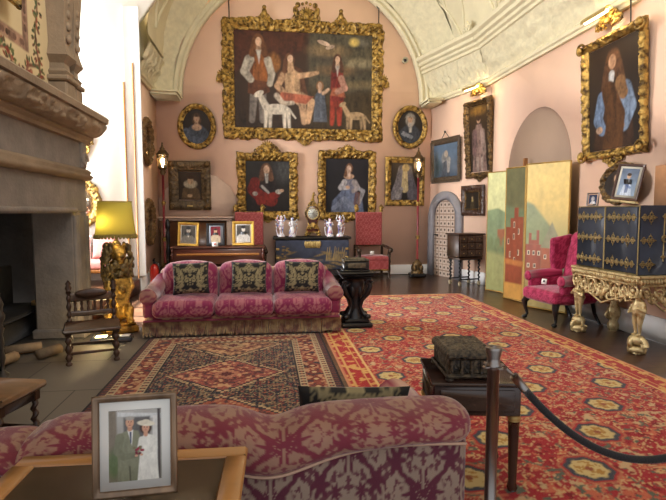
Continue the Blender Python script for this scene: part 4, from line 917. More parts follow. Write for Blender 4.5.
def persian(X, Y):
    d = np.minimum(np.minimum(X-PX0, PX1-X), np.minimum(Y-PY0, PY1-Y)); n = fbm(X*5, Y*5, seed=1)
    c = np.ones(X.shape+(3,))*lin(42, 42, 54)
    # field: small scattered flowers on navy
    for s_, sd, cols in ((26, 21, ((186, 92, 70), (198, 168, 120), (120, 128, 104), (170, 70, 60))), (38, 22, ((204, 178, 130), (156, 74, 60), (110, 110, 100), (196, 120, 80)))):
        i, j = np.floor(X*s_), np.floor(Y*s_); ii = i.astype(np.int64); jj = j.astype(np.int64)
        h1, h2, h3 = _hash(ii, jj, 0*ii, sd), _hash(ii, jj, 1+0*ii, sd), _hash(ii, jj, 2+0*ii, sd)
        r = np.hypot(X*s_-i-.3-.4*h1, Y*s_-j-.3-.4*h2)
        for q, cc in enumerate(cols): c = pick(c, .85*sstep(.30, .22, r)*((h3*5.5).astype(int) == q), cc)
    c = pick(c, sstep(.04, .02, np.abs(fbm(X*12, Y*12, seed=31)-.5))*.8, (176, 150, 112))
    # three lozenge medallions with stepped edges
    for cy, main, mid in ((3.70, (170, 92, 72), (198, 148, 104)), (4.75, (164, 88, 76), (186, 124, 98)), (5.78, (160, 118, 88), (176, 150, 112))):
        st_ = .03; q = np.abs(np.round((X-PXC-.0)/st_)*st_)/.50+np.abs(np.round((Y-cy)/st_)*st_)/.44
        c = pick(c, q < 1.14, (206, 176, 132)); c = pick(c, q < 1.08, (60, 50, 58)); c = pick(c, q < 1.0, main)
        k = fbm(X*24, Y*24, seed=41); c = pick(c, (q < .94)*sstep(.56, .6, k), (206, 160, 118)); c = pick(c, (q < .94)*sstep(.60, .64, 1-k), (96, 60, 62)); c = pick(c, (np.abs(q-.6) < .045), (122, 60, 56)); c = pick(c, (q < .3), mid); c = pick(c, (q < .14), (110, 54, 54))
    # borders
    def band(a, b): return (d >= a)*(d < b)*1.0
    u = np.where((X-PX0 < .5) & (X-PX0 <= np.minimum(Y-PY0, PY1-Y)) | (PX1-X <= np.minimum(Y-PY0, PY1-Y)) & (PX1-X < .5), Y, X)
    c = pick(c, band(0, .40), (150, 74, 58))
    k = fbm(X*20, Y*20, seed=51); c = pick(c, band(.14, .31)*sstep(.55, .6, k), (196, 150, 112)); c = pick(c, band(.14, .31)*sstep(.60, .64, 1-k), (70, 58, 64)); c = pick(c, band(.14, .31)*(np.hypot((u*5) % 1-.5, (d-.225)*5) < .26), (120, 50, 48)); c = pick(c, band(.14, .31)*(np.hypot((u*5) % 1-.5, (d-.225)*5) < .12), (206, 176, 130))
    for a, b_ in ((.07, .14), (.31, .38)):
        c = pick(c, band(a, b_), (190, 168, 132)); c = pick(c, band(a+.012, b_-.012)*(((u*14) % 1) < .5), (84, 54, 52)); c = pick(c, band(a+.024, b_-.024)*(((u*14) % 1) < .3), (178, 96, 72))
    c = pick(c, band(0, .02), (40, 34, 38)); c = pick(c, band(.02, .07), (112, 62, 52)); c = pick(c, band(.02, .07)*(((u*18) % 1) < .4), (50, 46, 54)); c = pick(c, band(.38, .40), (44, 38, 44))
    return .86*c*(1+.22*(n-.5))[..., None]
carpet('persian_rug', 'navy and rust rug with diamond medallions between the two sofas', PX0, PX1, PY0, PY1, .0085, persian, z=.0125)
# ================================================================== sofas
def damask(u, v, cw=.42, chh=.56):
    """stylised damask figure, 0 ground .. 1 figure"""
    col = np.floor(u/cw); vv = v/chh+.5*(col.astype(int) % 2); x = u/cw-col-.5; y = vv-np.floor(vv)-.5
    r, t = np.hypot(x, y*1.15), np.arctan2(y, np.abs(x))
    m = sstep(.02, -.02, r-(.20+.06*np.cos(9*t)+.04*np.cos(18*t)))                        # palmette
    m = np.maximum(m, sstep(.02, -.02, np.hypot(x, y+.02)-.10)); vein = np.minimum(sstep(.010, .018, np.abs(x)), sstep(.06, .2, np.abs(np.sin(9*t+1))))
    m = m*np.maximum(vein, r < .05)
    ax = np.abs(x); og = .34-.20*np.cos(2*pi*(y+.0)); d = np.abs(ax-og)
    stem = sstep(.035, .015, d-.02*np.abs(np.sin(y*40)))
    leaf = sstep(.02, -.02, np.hypot((ax-.36)*1.0, (np.abs(y)-.34)*.8)-.10*(1+.35*np.cos(6*np.arctan2(np.abs(y)-.34, ax-.36))))
    leaf2 = sstep(.02, -.02, np.hypot((ax-.17), (np.abs(y)-.42))-.07*(1+.35*np.cos(7*np.arctan2(np.abs(y)-.42, ax-.17))))
    curl = sstep(.54, .58, fbm(ax*14, np.abs(y)*16, seed=3))*sstep(.26, .32, r)
    return np.clip(np.maximum.reduce([m, stem, leaf, leaf2, curl*.9]), 0, 1)
def cloth(fig, gr, fn_uv, **k):
    def f(Vv):
        u, v = fn_uv(Vv); m = damask(u, v, **k)[:, None]; n = (1+.16*(fbm(u*9, v*9, seed=7)-.5))[:, None]
        return (lin(*fig)*m+lin(*gr)*(1-m))*n
    return f
# ---------------------------------------------------------------- far sofa, faces the camera
fs = thing('far_sofa', 'crimson and cream damask three seat sofa with bullion fringe, beyond the rug', 'sofa', (-.27, 6.20, .016), 0, 'damask sofas')
front = cloth((120, 34, 60), (170, 132, 100), lambda p: (p[:, 0], p[:, 2]-p[:, 1]), cw=.30, chh=.40)
seatc = cloth((132, 38, 76), (166, 100, 106), lambda p: (p[:, 0], p[:, 2]-p[:, 1]), cw=.36, chh=.46)
W_ = 2.44
g = G(); g.rbox((0, .48, .215), (W_-.04, .86, .13), .05, .03); g.build('base', VCF, fs, col=front)
for k in range(3):
    x = (k-1)*.735
    g = G(); g.rbox((x, .34, .345), (.735, .74, .20), .075, .013, puff=.03); g.build('seat_cushion', VCF, fs, col=lambda p, x=x: seatc(p))
    g = G(); g.rbox((0, 0, 0), (.73, .26, .50), .11, .013); g.warp(lambda v: np.stack([v[:, 0], v[:, 1]-.05*np.cos(v[:, 0]*4.3)*np.cos(v[:, 2]*4.5)*(v[:, 1] < 0)+.10*v[:, 2], v[:, 2]+.055*np.cos(v[:, 0]*4.2)*(v[:, 2] > 0)], -1)); g.warp(lambda v: v+np.array([x, .74, .575])); g.build('back_cushion', VCF, fs, col=seatc)
g = G(); g.rbox((0, .90, .47), (2.32, .16, .60), .07, .03); g.build('back_frame', VCF, fs, col=front)
for s_ in (-1, 1):
    g = G(); g.rbox((s_*1.14, .42, .37), (.17, .74, .30), .06, .025); P = [(s_*1.15, .06, .50), (s_*1.15, .3, .515), (s_*1.15, .6, .55), (s_*1.13, .84, .63)]
    g.tube(P, [.105, .11, .10, .08], 18); g.ell((s_*1.15, .06, .50), (.105, .03, .105), n=18); g.warp(lambda v: v)
    g.build('arm', VCF, fs, col=cloth((126, 38, 70), (160, 112, 100), lambda p: (p[:, 1], p[:, 2]), cw=.28, chh=.36))
# bullion fringe: one part of hanging cords along front and sides
FR = mat('olive bullion fringe', lin(156, 132, 96), .85, c2=tuple(lin(112, 76, 64)), scale=12, thresh=(.4, .6))
g = G(); rnd = random.Random(2)
for k in range(170):
    x = -1.2+2.4*k/169; l = .16+.025*rnd.random(); g.tube([(x, .035, .20), (x+rnd.uniform(-.006, .006), .022, .20-l*.6), (x+rnd.uniform(-.01, .01), .026, .20-l)], [.008, .0085, .006], 5)
for s_ in (-1, 1):
    for k in range(50): y = .05+.82*k/49; g.tube([(s_*1.215, y, .165), (s_*1.22, y+rnd.uniform(-.01, .01), .03)], [.009, .007], 5)
o = g.build('fringe', FR, fs); o['kind'] = 'stuff'
g = G(); g.box((0, .035, .205), (2.42, .022, .03), b=.008); g.build('fringe_heading', mat('plum braid', lin(120, 44, 62), .8), fs, smooth=False)
for x in (-1.1, 1.1):
    for y in (.1, .85): g = G(); g.lathe([(.02, 0), (.03, .04), (.035, .14)], (x, y, 0), 10); g.build('leg', DARKW, fs)
# black cushions with woven arms
def arms_cushion(Vv):
    x, z = Vv[:, 0]/.22, Vv[:, 2]/.2; c = np.tile(lin(22, 20, 20), (len(Vv), 1)); gold = lin(160, 146, 106); ax = np.abs(x)
    k = fbm(ax*7, z*7, seed=61); k2 = fbm(ax*13+3, z*13, seed=62)
    m = np.maximum.reduce([sstep(.02, -.02, np.hypot(ax*1.25, z+.08)-.36)*sstep(.40, .46, k2), sstep(.02, -.02, np.hypot((ax-.56)/.2, (z+.05)/.62)-1+.5*(k-.5)), sstep(.02, -.02, np.hypot(ax*1.0, (z-.55)*1.4)-.30)*sstep(.36, .42, k2), sstep(.53, .56, k)*sstep(.97, .93, np.maximum(ax, np.abs(z)))*.8, sstep(.05, .03, np.abs(z+.78))*(ax < .6)])
    m = .8*m*(np.maximum(ax, np.abs(z)) < .96)*sstep(.30, .42, fbm(ax*22, z*22, seed=66))
    return c*(1-m[:, None])+gold*m[:, None]*(1+.6*(k2-.5))[:, None]
VEL = mat('black velvet', vc=True, rough=.85, sheen=.2)
for k, (x, lab, tl) in enumerate(((-.95, 'black cushion with woven gold arms, leftmost on the far sofa', -.03), (-.215, 'black cushion with woven gold arms in the middle of the far sofa', .02), (.475, 'black cushion with woven gold arms, rightmost on the far sofa', .03))):
    g = pillow(.46, .41, .17, .012); o = tag(g.build('cushion', VEL, col=arms_cushion, loc=(x, 6.565, .70)), lab, 'cushion', 'black cushions with gold arms'); o.rotation_euler = (-.16, tl, 0)
# ---------------------------------------------------------------- near sofa, seen from behind
ns = thing('near_sofa', 'plum and stone damask sofa seen from behind in the foreground', 'sofa', (-.44, 2.1, .016), 0, 'damask sofas')
backc = cloth((92, 38, 54), (150, 128, 112), lambda p: (p[:, 0], p[:, 2]), cw=.30, chh=.42)
rollc = cloth((152, 60, 78), (206, 164, 140), lambda p: (p[:, 0]+.1, p[:, 2]*.8-p[:, 1]), cw=.46, chh=.52)
def rollu(u, v):
    m = damask(u, v, .36, .44)[:, None]; n = (1+.2*(fbm(u*9, v*9, seed=7)-.5))[:, None]; return (lin(126, 48, 62)*m+lin(160, 120, 100)*(1-m))*n
RX = 1.265
g = G(); g.rbox((0, -.19, .36), (2*RX-.05, .14, .60), .05, .006); g.warp(lambda v: np.stack([v[:, 0], v[:, 1]-.012*np.sin(v[:, 0]*3)*np.cos(v[:, 2]*3), v[:, 2]], -1)); g.build('back_panel', VCF, ns, col=backc)
# soft roll of the back cushions lying over the top of the frame
n, m_ = 420, 150; xs = np.linspace(-RX, RX, n); aa = np.linspace(0, 2*pi, m_, endpoint=False); g = G()
def roll_shape(x):
    e = np.sqrt(np.clip(1-((np.abs(x)-RX+.11)/.11).clip(0, 1)**2, 0, 1)); seam = np.exp(-((x-.46)/.10)**2); seam2 = np.exp(-((x+.42)/.05)**2)
    ztop = .757-.045*seam-.03*seam2-.05*(x < -.42)-.018*(1-np.cos(x*4))*.3; return e, ztop, seam+seam2
e, zt, sm = roll_shape(xs)
drop = .055+.075*np.exp(-((xs-.46)/.22)**2)+.015*np.sin(xs*5)
P = np.zeros((n, m_, 3)); P[..., 0] = xs[:, None]
rz = (zt-.65+drop)/2; zc = zt-rz
P[..., 1] = -.15+(.155+.012*np.sin(xs*9)[:, None])*np.sign(np.cos(aa))*np.abs(np.cos(aa))**.8*(.25+.75*e[:, None]); P[..., 2] = zc[:, None]+rz[:, None]*np.sign(np.sin(aa))*np.abs(np.sin(aa))**.85*(.3+.7*e[:, None])+.010*(fbm(P[..., 0]*7, P[..., 1]*9, seed=9)-.5)
g.add(P, gridf(n, m_, False, True)); T = []; g.N.append(list(range(m_))); g.N.append(list(range((n-1)*m_, n*m_))[::-1]); S_, A_ = np.meshgrid(xs, aa*.165, indexing='ij'); g.build('top_roll', VCF, ns, col=rollu(S_.ravel()+.04, A_.ravel()))
g = G(); k = -.305; g.tube([(x, -.272, z) for x, z in zip(xs[4:-4:4], (zc-rz*.72)[4:-4:4])], .006, 6); g.build('piping', mat('cream piping', lin(196, 160, 136), .8), ns)
for s_ in (-1, 1):
    g = G(); g.rbox((s_*1.17, .46, .30), (.18, .44, .36), .07, .03); g.tube([(s_*1.17, .30, .49), (s_*1.17, .48, .48), (s_*1.17, .66, .46)], [.10, .11, .11], 16); g.ell((s_*1.17, .66, .46), (.11, .03, .11), n=16); g.build('arm', VCF, ns, col=rollc)
for k in range(3): g = G(); g.rbox(((k-1)*.70, .36, .32), (.69, .70, .12), .07, .03, puff=.02); g.build('seat_cushion', VCF, ns, col=rollc)
g = G(); g.rbox((0, .32, .22), (2.4, .86, .2), .04, .04); g.build('base', VCF, ns, col=backc)
for x in (-1.2, 1.2):
    for y in (-.17, .68): g = G(); g.box((x, y, .06), (.06, .06, .12), b=.008); g.build('leg', DARKW, ns, smooth=False)
g = pillow(.54, .30, .11, .012); o = tag(g.build('cushion', VEL, col=arms_cushion, loc=(.405, 2.275, .582)), 'black cushion with gold edge showing over the top of the near sofa', 'cushion', 'black cushions with gold arms'); o.rotation_euler = (.04, .05, 0)
# ================================================================== right side of the room
def fig(g, o, h, arms='up', lean=0.0, female=False, base=.0):
    """a small carved human figure, feet at o, height h; overlapping volumes to be fused"""
    o = V3(*o); q = lambda x, y, z: o+h*V3(x+lean*z, y, z)
    for s_ in (-1, 1):
        g.cap(q(s_*.06, 0, .04), q(s_*.075, -.02, .26), .032*h, .048*h); g.cap(q(s_*.075, -.02, .26), q(s_*.07, .0, .47), .05*h, .085*h); g.ell(q(s_*.07, -.05, .02), (.035*h, .07*h, .025*h))
    g.ell(q(0, .02, .5), (.15*h, .12*h, .10*h)); g.cap(q(0, -.01, .52), q(0, 0, .70), .125*h, .12*h); g.ell(q(0, -.05, .57), (.11*h, .09*h, .10*h)); g.ell(q(0, 0, .73), (.16*h, .09*h, .06*h))
    g.cap(q(0, 0, .74), q(0, 0, .82), .05*h, .05*h); g.ell(q(0, -.01, .90), (.10*h, .11*h, .115*h)); g.ell(q(0, -.115, .89), (.02*h, .025*h, .02*h)); g.ell(q(0, -.07, .84), (.055*h, .05*h, .03*h))
    for s_ in (-1, 1):
        if arms == 'up': g.cap(q(s_*.15, 0, .72), q(s_*.24, -.04, .82), .05*h, .042*h); g.cap(q(s_*.24, -.04, .82), q(s_*.17, -.02, 1.0), .042*h, .03*h); g.ell(q(s_*.17, -.02, 1.02), .036*h)
        elif arms == 'cross': g.cap(q(s_*.15, 0, .71), q(s_*.22, -.07, .58), .05*h, .042*h); g.cap(q(s_*.22, -.07, .58), q(s_*.03, -.15, .66), .042*h, .032*h); g.ell(q(s_*.03, -.15, .66), .036*h)
        else: g.cap(q(s_*.15, 0, .71), q(s_*.21, -.02, .56), .045*h, .038*h); g.cap(q(s_*.21, -.02, .56), q(s_*.14, -.13, .50+.12*(s_ > 0)), .036*h, .028*h); g.ell(q(s_*.14, -.13, .50+.12*(s_ > 0)), .034*h)
    if female: g.lathe([(.02*h, 0), (.22*h, 0), (.2*h, .1*h), (.15*h, .32*h), (.1*h, .54*h), (.06*h, .6*h)], o, 14)
    return g
# ---------------------------------------------------------------- black strapped cabinet on a gilt stand; local: front faces -Y, then turned to face the room
CY, CXX = 5.42, 4.28                                     # centre
GW, GD = 1.22, .66                                       # along the wall, off the wall
gs = thing('gilt_stand', 'carved gilt stand with cherub legs and pierced apron under the black cabinet', 'stand', (CXX, CY, 0), -pi/2)
g = G(); g.box((0, 0, .845), (GW, GD, .03), b=.01); g.box((0, 0, .80), (GW-.03, GD-.03, .07), b=.02)
for k in range(34): g.ell((-GW/2+.04+k*(GW-.08)/33, -GD/2+.01, .80), (.014, .014, .032), n=8)
for s_ in (-1, 1):
    for k in range(18): g.ell((s_*(GW/2-.01), -GD/2+.04+k*(GD-.08)/17, .80), (.014, .014, .032), n=8)
g.build('top_moulding', GOLDP, gs, angle=40)
def apron(w, h, seed):
    g = G(); rnd = random.Random(seed); n = int(w/.15)
    for k in range(n):
        for s_ in (-1, 1):
            x = s_*(k+.6)*w/2/n; r = (.07 if k % 2 else .085)*(h/.24); z = -.08-(.055 if k % 2 else .0)-.05*max(0, 1-2*abs(x)/w)
            g.spiral((x, 0, z), r, 1.5, .014, 'xz', s_, a0=rnd.random()*6); g.ell((x, -.01, z), (r*.28, .016, r*.28)); g.tube([(x-r, 0, -.01), (x-.3*r, -.015, z-r*.9), (x+r, 0, z-r*.6)], [.01, .014, .008], 7)
    g.tube([(-w/2, 0, -.02), (0, 0, -.02), (w/2, 0, -.02)], .016, 7); g.tube([(-w/2, 0, -.12), (-w/4, -.01, -.2), (0, -.01, -.3), (w/4, -.01, -.2), (w/2, 0, -.12)], .014, 7)
    for k in range(-2, 3): g.ell((k*.045, -.02, -.2+abs(k)*.03), (.025, .02, .055), (0, k*.4, 0))
    return g
g = apron(GW-.16, .26, 3); g.build('front_apron', GOLDP, gs, (0, -GD/2+.03, .775))
for s_ in (-1, 1):
    o = apron(GD-.16, .2, 5).build('side_apron', GOLDP, gs, (s_*(GW/2-.03), 0, .775)); o.rotation_euler = (0, 0, pi/2)
for sx in (-1, 1):
    x, y = sx*(GW/2-.09), -GD/2+.085
    g = G(); fig(g, (x, y, .2), .50, 'cross' if sx < 0 else 'side'); g.build('cherub_leg', GOLDP, gs, remesh=.0095)
    g = G()
    for k in range(3): g.spiral((x+(k-1)*.05, y-.03*(k == 1), .10), .085, 1.4, .03, 'yz' if k == 1 else 'xz', sx)
    g.ell((x, y, .05), (.10, .10, .05)); g.ell((x, y, .15), (.09, .08, .06)); g.box((x, y, .015), (.14, .14, .03), b=.01); g.build('scroll_foot', GOLDP, gs)
    y2 = GD/2-.08
    g = G(); g.lathe([(.05, 0), (.07, .02), (.07, .08), (.05, .12), (.08, .2), (.085, .26), (.05, .34), (.045, .5), (.07, .6), (.06, .76)], (x, y2, 0), 14); g.spiral((x, y2-.06, .2), .07, 1.3, .022, 'yz', 1); g.build('rear_leg', GOLDP, gs)
cab = thing('lacquer_cabinet', 'black two door cabinet with gilt strap hinges, on the carved gilt stand', 'cabinet', (CXX+.005, CY, .862), -pi/2)
CB = mat('blue black lacquer', lin(40, 44, 58), .5, var=.25, scale=7, coat=.08, spec=.3)
DB = mat('dull brass', lin(150, 130, 86), .42, metal=.5, var=.2, scale=30)
CW, CD, CH = 1.06, .60, .76
g = G(); g.box((0, .01, CH/2), (CW, CD-.02, CH), b=.006); g.build('carcase', CB, cab, smooth=False)
g = G()
for x in (-CW/2+.006, CW/2-.006): g.box((x, -CD/2+.004, CH/2), (.010, .012, CH), b=.003)
for z in (.008, CH-.008): g.box((0, -CD/2+.004, z), (CW, .012, .010), b=.003)
g.build('brass_edging', DB, cab, smooth=False)
def strap(L, y=0.0):
    g = G(); g.box((L/2, y, 0), (L, .006, .014), b=.002); k = 0; x = .04
    while x < L-.02:
        r = .03 if k % 3 != 1 else .044
        for a in range(4): g.torus((x+cos(a*pi/2)*r*.55, y-.002, sin(a*pi/2)*r*.75), r*.42, .0055, (pi/2, 0, 0), 12, 5)
        g.ell((x, y-.004, 0), (r*.35, .006, r*.35), n=8)
        if r > .04:
            for s_ in (-1, 1): g.tube([(x, y, s_*r), (x, y-.002, s_*r*1.75)], [.008, .002], 5)
        k += 1; x += .078
    g.tube([(L-.02, y, 0), (L+.015, y, 0)], [.016, .002], 6); return g
for s_ in (-1, 1):
    g = G(); g.box((s_*(CW/4-.001), -CD/2-.004, CH/2), (CW/2-.03, .022, CH-.04), b=.004); dr = g.build('door', CB, cab, smooth=False)
    for z in (.12, .38, .63):
        g = strap(.47); g.warp(lambda v: v*np.array([-s_, 1, 1.])+np.array([s_*(CW/2-.02), -CD/2-.018, z])); g.build('strap_hinge', DB, dr)
g = G(); g.box((0, -CD/2-.014, CH/2), (.014, .012, CH-.03), b=.002); g.build('meeting_strip', DB, cab, smooth=False)
for s_ in (-1, 1):
    for z in (.12, .38, .63):
        g = strap(.18); g.warp(lambda v: np.stack([s_*(CW/2+.003)-s_*v[:, 1], -CD/2+.02+v[:, 0], v[:, 2]+z], -1)); g.build('corner_strap', DB, cab)
    g = G(); x = s_*(CW/2+.004); g.box((x, .0, .4), (.008, .014, .5), b=.002)
    for z in (.2, .42, .64): g.ell((x, 0, z), (.005, .03, .018)); g.ell((x, 0, z), (.005, .012, .036))
    g.torus((x+s_*.012, 0, .40), .035, .006, (0, pi/2, 0)); g.build('side_handle', DB, cab)
# things on the cabinet
p = Paint(.6, .5, res=.012, bg=(40, 34, 32), bg2=(52, 44, 38), seed=70, age=.8); sitter(p, .5, .84, .34, (60, 44, 34), (54, 48, 50), .9)
t = picture('oval_tabletop_portrait', 'dark oval portrait in gilt carved frame standing on the cabinet against the wall', .72, .54, .09, p, (4.535, 5.93, 1.915), -pi/2, lean=-.10, oval=True, gold=GOLDD, th=.05, amp=.02, seed=33, scal=.04, freq=34, group=None)
def photo(name, label, W, H, bw, p, loc, rz, lean, frm, mount=0.0, group='framed photographs', strut=True, matc=None, th=.02):
    """a standing photograph: base of the frame at loc"""
    t = thing(name, label, 'photo frame', loc, rz, group)
    k = G(); k.box((0, 0, H/2), (W-.004, .006, H-.004)); R = rotm(-lean)
    def put(g, nm, m, **kw): g.warp(lambda v: v @ R.T); return g.build(nm, m, t, **kw)
    g = frame_mesh(W, H, bw, th=th, amp=.0, plain=True, step=.02); g.warp(lambda v: v+np.array([0, 0, H/2])); put(g, 'frame', frm)
    if mount: g = G(); g.box((0, -.004, H/2), (W-2*bw+.004, .004, H-2*bw+.004)); put(g, 'mount', matc or CARD, smooth=False)
    pw, ph = W-2*bw-2*mount, H-2*bw-2*mount
    o = p.build('print', t, m=VCPH, thick=.003)
    o.location = tuple(R @ np.array([0, -.0085, H/2])); o.rotation_euler = (-lean, 0, 0)
    if strut: g = G(); g.box((0, .045, H*.30), (W*.28, .006, H*.58), (.30+lean*.2, 0, 0)); g.build('strut', BLACK, t, smooth=False)
    return t
p = Paint(.20, .32, res=.006, bg=(150, 168, 190), bg2=(96, 110, 132), seed=71, chiaro=.6); p.poly([(.1, 0), (.2, .5), (.3, .62), (.4, .5), (.52, 0)], (196, 206, 220)); p.ell(.3, .72, .07, .1, SKIN); p.ell(.3, .78, .08, .06, (70, 54, 44)); p.path([(.2, .45), (.42, .3)], .05, .04, (120, 140, 176)); p.poly([(.24, .55), (.36, .55), (.36, .1), (.24, .1)], (60, 80, 130), al=.7)
DFR = mat('dark picture moulding', lin(74, 46, 36), .35, var=.2, scale=12, coat=.3)
t = photo('photo_frame', 'dark framed photograph on a gilt ledge, tilted on top of the black cabinet', .31, .43, .03, p, (4.22, 5.44, 1.665), radians(-66), .16, DFR, .03, matc=mat('grey mount', lin(206, 200, 186), .8))
g = G(); g.box((0, -.03, .0), (.34, .07, .03), b=.006); g.build('gilt_ledge', GOLDP, t, (0, 0, -.018), smooth=False); t.rotation_euler = (0, .12, radians(-66)); t.location[2] = 1.69
p = Paint(.1, .12, res=.006, bg=(60, 70, 100), bg2=(40, 50, 76), seed=72); p.ell(.42, .55, .18, .26, (176, 170, 170)); p.poly([(.1, 0), (.3, .3), (.6, .3), (.8, 0)], (210, 206, 206))
photo('small_photo_frame', 'tiny silver framed photograph at the far end of the cabinet top', .15, .17, .016, p, (4.16, 5.93, 1.626), radians(-60), .16, STEEL)
# ---------------------------------------------------------------- winged armchair
wc = thing('wing_chair', 'crimson damask wing armchair with dark cabriole legs beside the gilt stand', 'armchair', (4.13, 6.52, 0), radians(-84))
wcc = cloth((134, 20, 58), (176, 54, 92), lambda p: (p[:, 0]+p[:, 1]*.7, p[:, 2]-p[:, 1]*.6), cw=.22, chh=.26)
g = G(); g.rbox((0, -.02, .385), (.74, .70, .17), .06, .02, puff=.03); g.build('seat', VCF, wc, col=wcc)
g = G(); g.rbox((0, 0, 0), (.66, .14, .78), .065, .02); g.warp(lambda v: np.stack([v[:, 0]*(1-.08*(v[:, 2] > .2)), v[:, 1]+.22*(v[:, 2]+.39)/.78*.7, v[:, 2]+.06*np.cos(v[:, 0]*4.4)*(v[:, 2] > 0)], -1)+np.array([0, .30, .84])); g.build('back', VCF, wc, col=wcc)
for s_ in (-1, 1):
    g = G(); g.rbox((0, 0, 0), (.09, .34, .50), .042, .02); g.warp(lambda v: np.stack([v[:, 0]+s_*.05*np.clip(-v[:, 1]*4, 0, 1), v[:, 1]*(1-.35*np.clip((-.05-v[:, 2])*3, 0, 1)), v[:, 2]+.05*np.clip(v[:, 1]*4, -1, 1)], -1)+np.array([s_*.335, .27, .95])); g.build('wing', VCF, wc, col=wcc)
    g = G(); g.rbox((s_*.34, .02, .52), (.10, .58, .20), .045, .02); g.tube([(s_*.36, -.27, .62), (s_*.36, 0, .635), (s_*.35, .26, .66)], [.075, .08, .07], 16); g.ell((s_*.36, -.27, .62), (.075, .04, .075)); g.build('arm', VCF, wc, col=wcc)
for sx in (-1, 1):
    g = G(); x, y = sx*.31, -.30; g.tube([(x, y, .32), (x+sx*.03, y-.035, .25), (x+sx*.02, y-.02, .15), (x, y, .07), (x+sx*.015, y-.03, .03)], [.05, .045, .026, .018, .022], 12); g.ell((x+sx*.018, y-.035, .026), (.036, .042, .026)); g.build('leg', BLACKW, wc)
    g = G(); g.tube([(sx*.28, .30, .32), (sx*.28, .34, .15), (sx*.29, .42, .0)], [.03, .024, .024], 10); g.build('leg', BLACKW, wc)
g = G(); g.box((0, -.02, .318), (.68, .62, .03), b=.008); g.build('seat_rail', BLACKW, wc, smooth=False)
t = tag(G().box((0, 0, .04), (.075, .006, .08)).build('notice_card', CARD, loc=(3.96, 6.66, .515), smooth=False), 'small white card standing on the crimson wing chair seat', 'card', 'white cards on the chairs'); t.rotation_euler = (-.25, 0, radians(-60))
g = G(); g.box((0, -.0045, .045), (.03, .002, .03)); k = g.build('printed_mark', BLACK, t, smooth=False)
# ---------------------------------------------------------------- painted folding screen
scr = thing('folding_screen', 'tall folding screen painted with a red castle under gold sky, before the arched recess', 'screen', (4.3, 8.2, 0), 0)
pts = [(4.33, 9.37), (4.50, 8.92), (4.25, 8.45), (4.36, 7.97), (4.19, 7.64), (4.52, 6.97)]
def screen_panel(k, w, h):
    p = Paint(w, h, res=.012, bg=(160, 150, 88), bg2=(196, 178, 110), noise=.12, seed=80+k, chiaro=.3); a = w/h
    sky2 = {0: (206, 206, 150), 2: (98, 96, 62), 4: (206, 176, 92)}.get(k, (170, 150, 90)); p.poly([(-.1, .62), (a+.1, .62), (a+.1, 1.1), (-.1, 1.1)], sky2, soft=.12)  # third panel gets a darker sky: shade on its turned face painted in
    if k == 0:
        p.poly([(-.1, .66), (.12, .7), (a+.1, .62), (a+.1, .2), (-.1, .2)], (126, 142, 104), soft=.01); p.poly([(.12, .3), (.12, .52), (a+.1, .54), (a+.1, .28)], (150, 92, 60)); 
        for q in range(9): p.ell(.02+q*.026, .36+.05*sin(q*2), .03, .05, (112, 124, 84), soft=.5)
        p.poly([(-.1, -.1), (a+.1, -.1), (a+.1, .3), (-.1, .34)], (150, 150, 98), soft=.03)
    elif k in (1, 2, 3):
        p.poly([(-.1, .74), (a+.1, .66), (a+.1, .3), (-.1, .3)], (106, 118, 84), soft=.02)
        BR = (140, 70, 44); p.poly([(.01, .1), (.01, .55), (.06, .55), (.06, .62), (.10, .62), (.10, .70), (.145, .70), (.145, .63), (.2, .63), (.2, .1)], BR, soft=.004)
        for x, y in ((.04, .44), (.10, .57), (.10, .48), (.15, .52), (.15, .36), (.06, .34), (.11, .3)): p.poly([(x-.008, y-.022), (x+.008, y-.022), (x+.008, y+.022), (x-.008, y+.022)], (220, 206, 176), soft=.002); p.poly([(x-.005, y-.018), (x+.005, y-.018), (x+.005, y+.018), (x-.005, y+.018)], (60, 44, 40), soft=.002)
        p.poly([(-.1, .27), (a+.1, .25), (a+.1, .29), (-.1, .31)], (176, 112, 60)); p.poly([(-.1, -.1), (a+.1, -.1), (a+.1, .12), (-.1, .12)], (190, 140, 70), soft=.01)
    else:
        p.poly([(-.1, .78), (.06, .72), (a+.02, .40), (a+.02, .2), (-.1, .2)], (128, 136, 92), soft=.012); p.poly([(.0, .22), (.0, .44), (.13, .44), (.13, .22)], (146, 74, 48), soft=.004); p.poly([(.03, .44), (.03, .52), (.05, .52), (.05, .47), (.09, .47), (.09, .54), (.11, .54), (.11, .44)], (146, 74, 48), soft=.003)
        p.poly([(.13, .2), (.13, .42), (.28, .42), (.28, .2)], (156, 84, 52), soft=.004); p.poly([(.12, .42), (.205, .60), (.29, .42)], (134, 130, 96), soft=.004)
        for x, y in ((.03, .38), (.07, .38), (.11, .38), (.16, .36), (.21, .36), (.26, .36), (.03, .29), (.08, .29)): p.poly([(x-.01, y-.016), (x+.01, y-.016), (x+.01, y+.016), (x-.01, y+.016)], (214, 200, 170), soft=.002); p.poly([(x-.006, y-.012), (x+.006, y-.012), (x+.006, y+.012), (x-.006, y+.012)], (60, 44, 40), soft=.002)
        p.poly([(-.1, -.1), (a+.1, -.1), (a+.1, .2), (-.1, .24)], (160, 140, 84), soft=.02)
    return p
EDGE = mat('old gold edging', lin(176, 140, 70), .5, metal=.3, var=.2, scale=10)
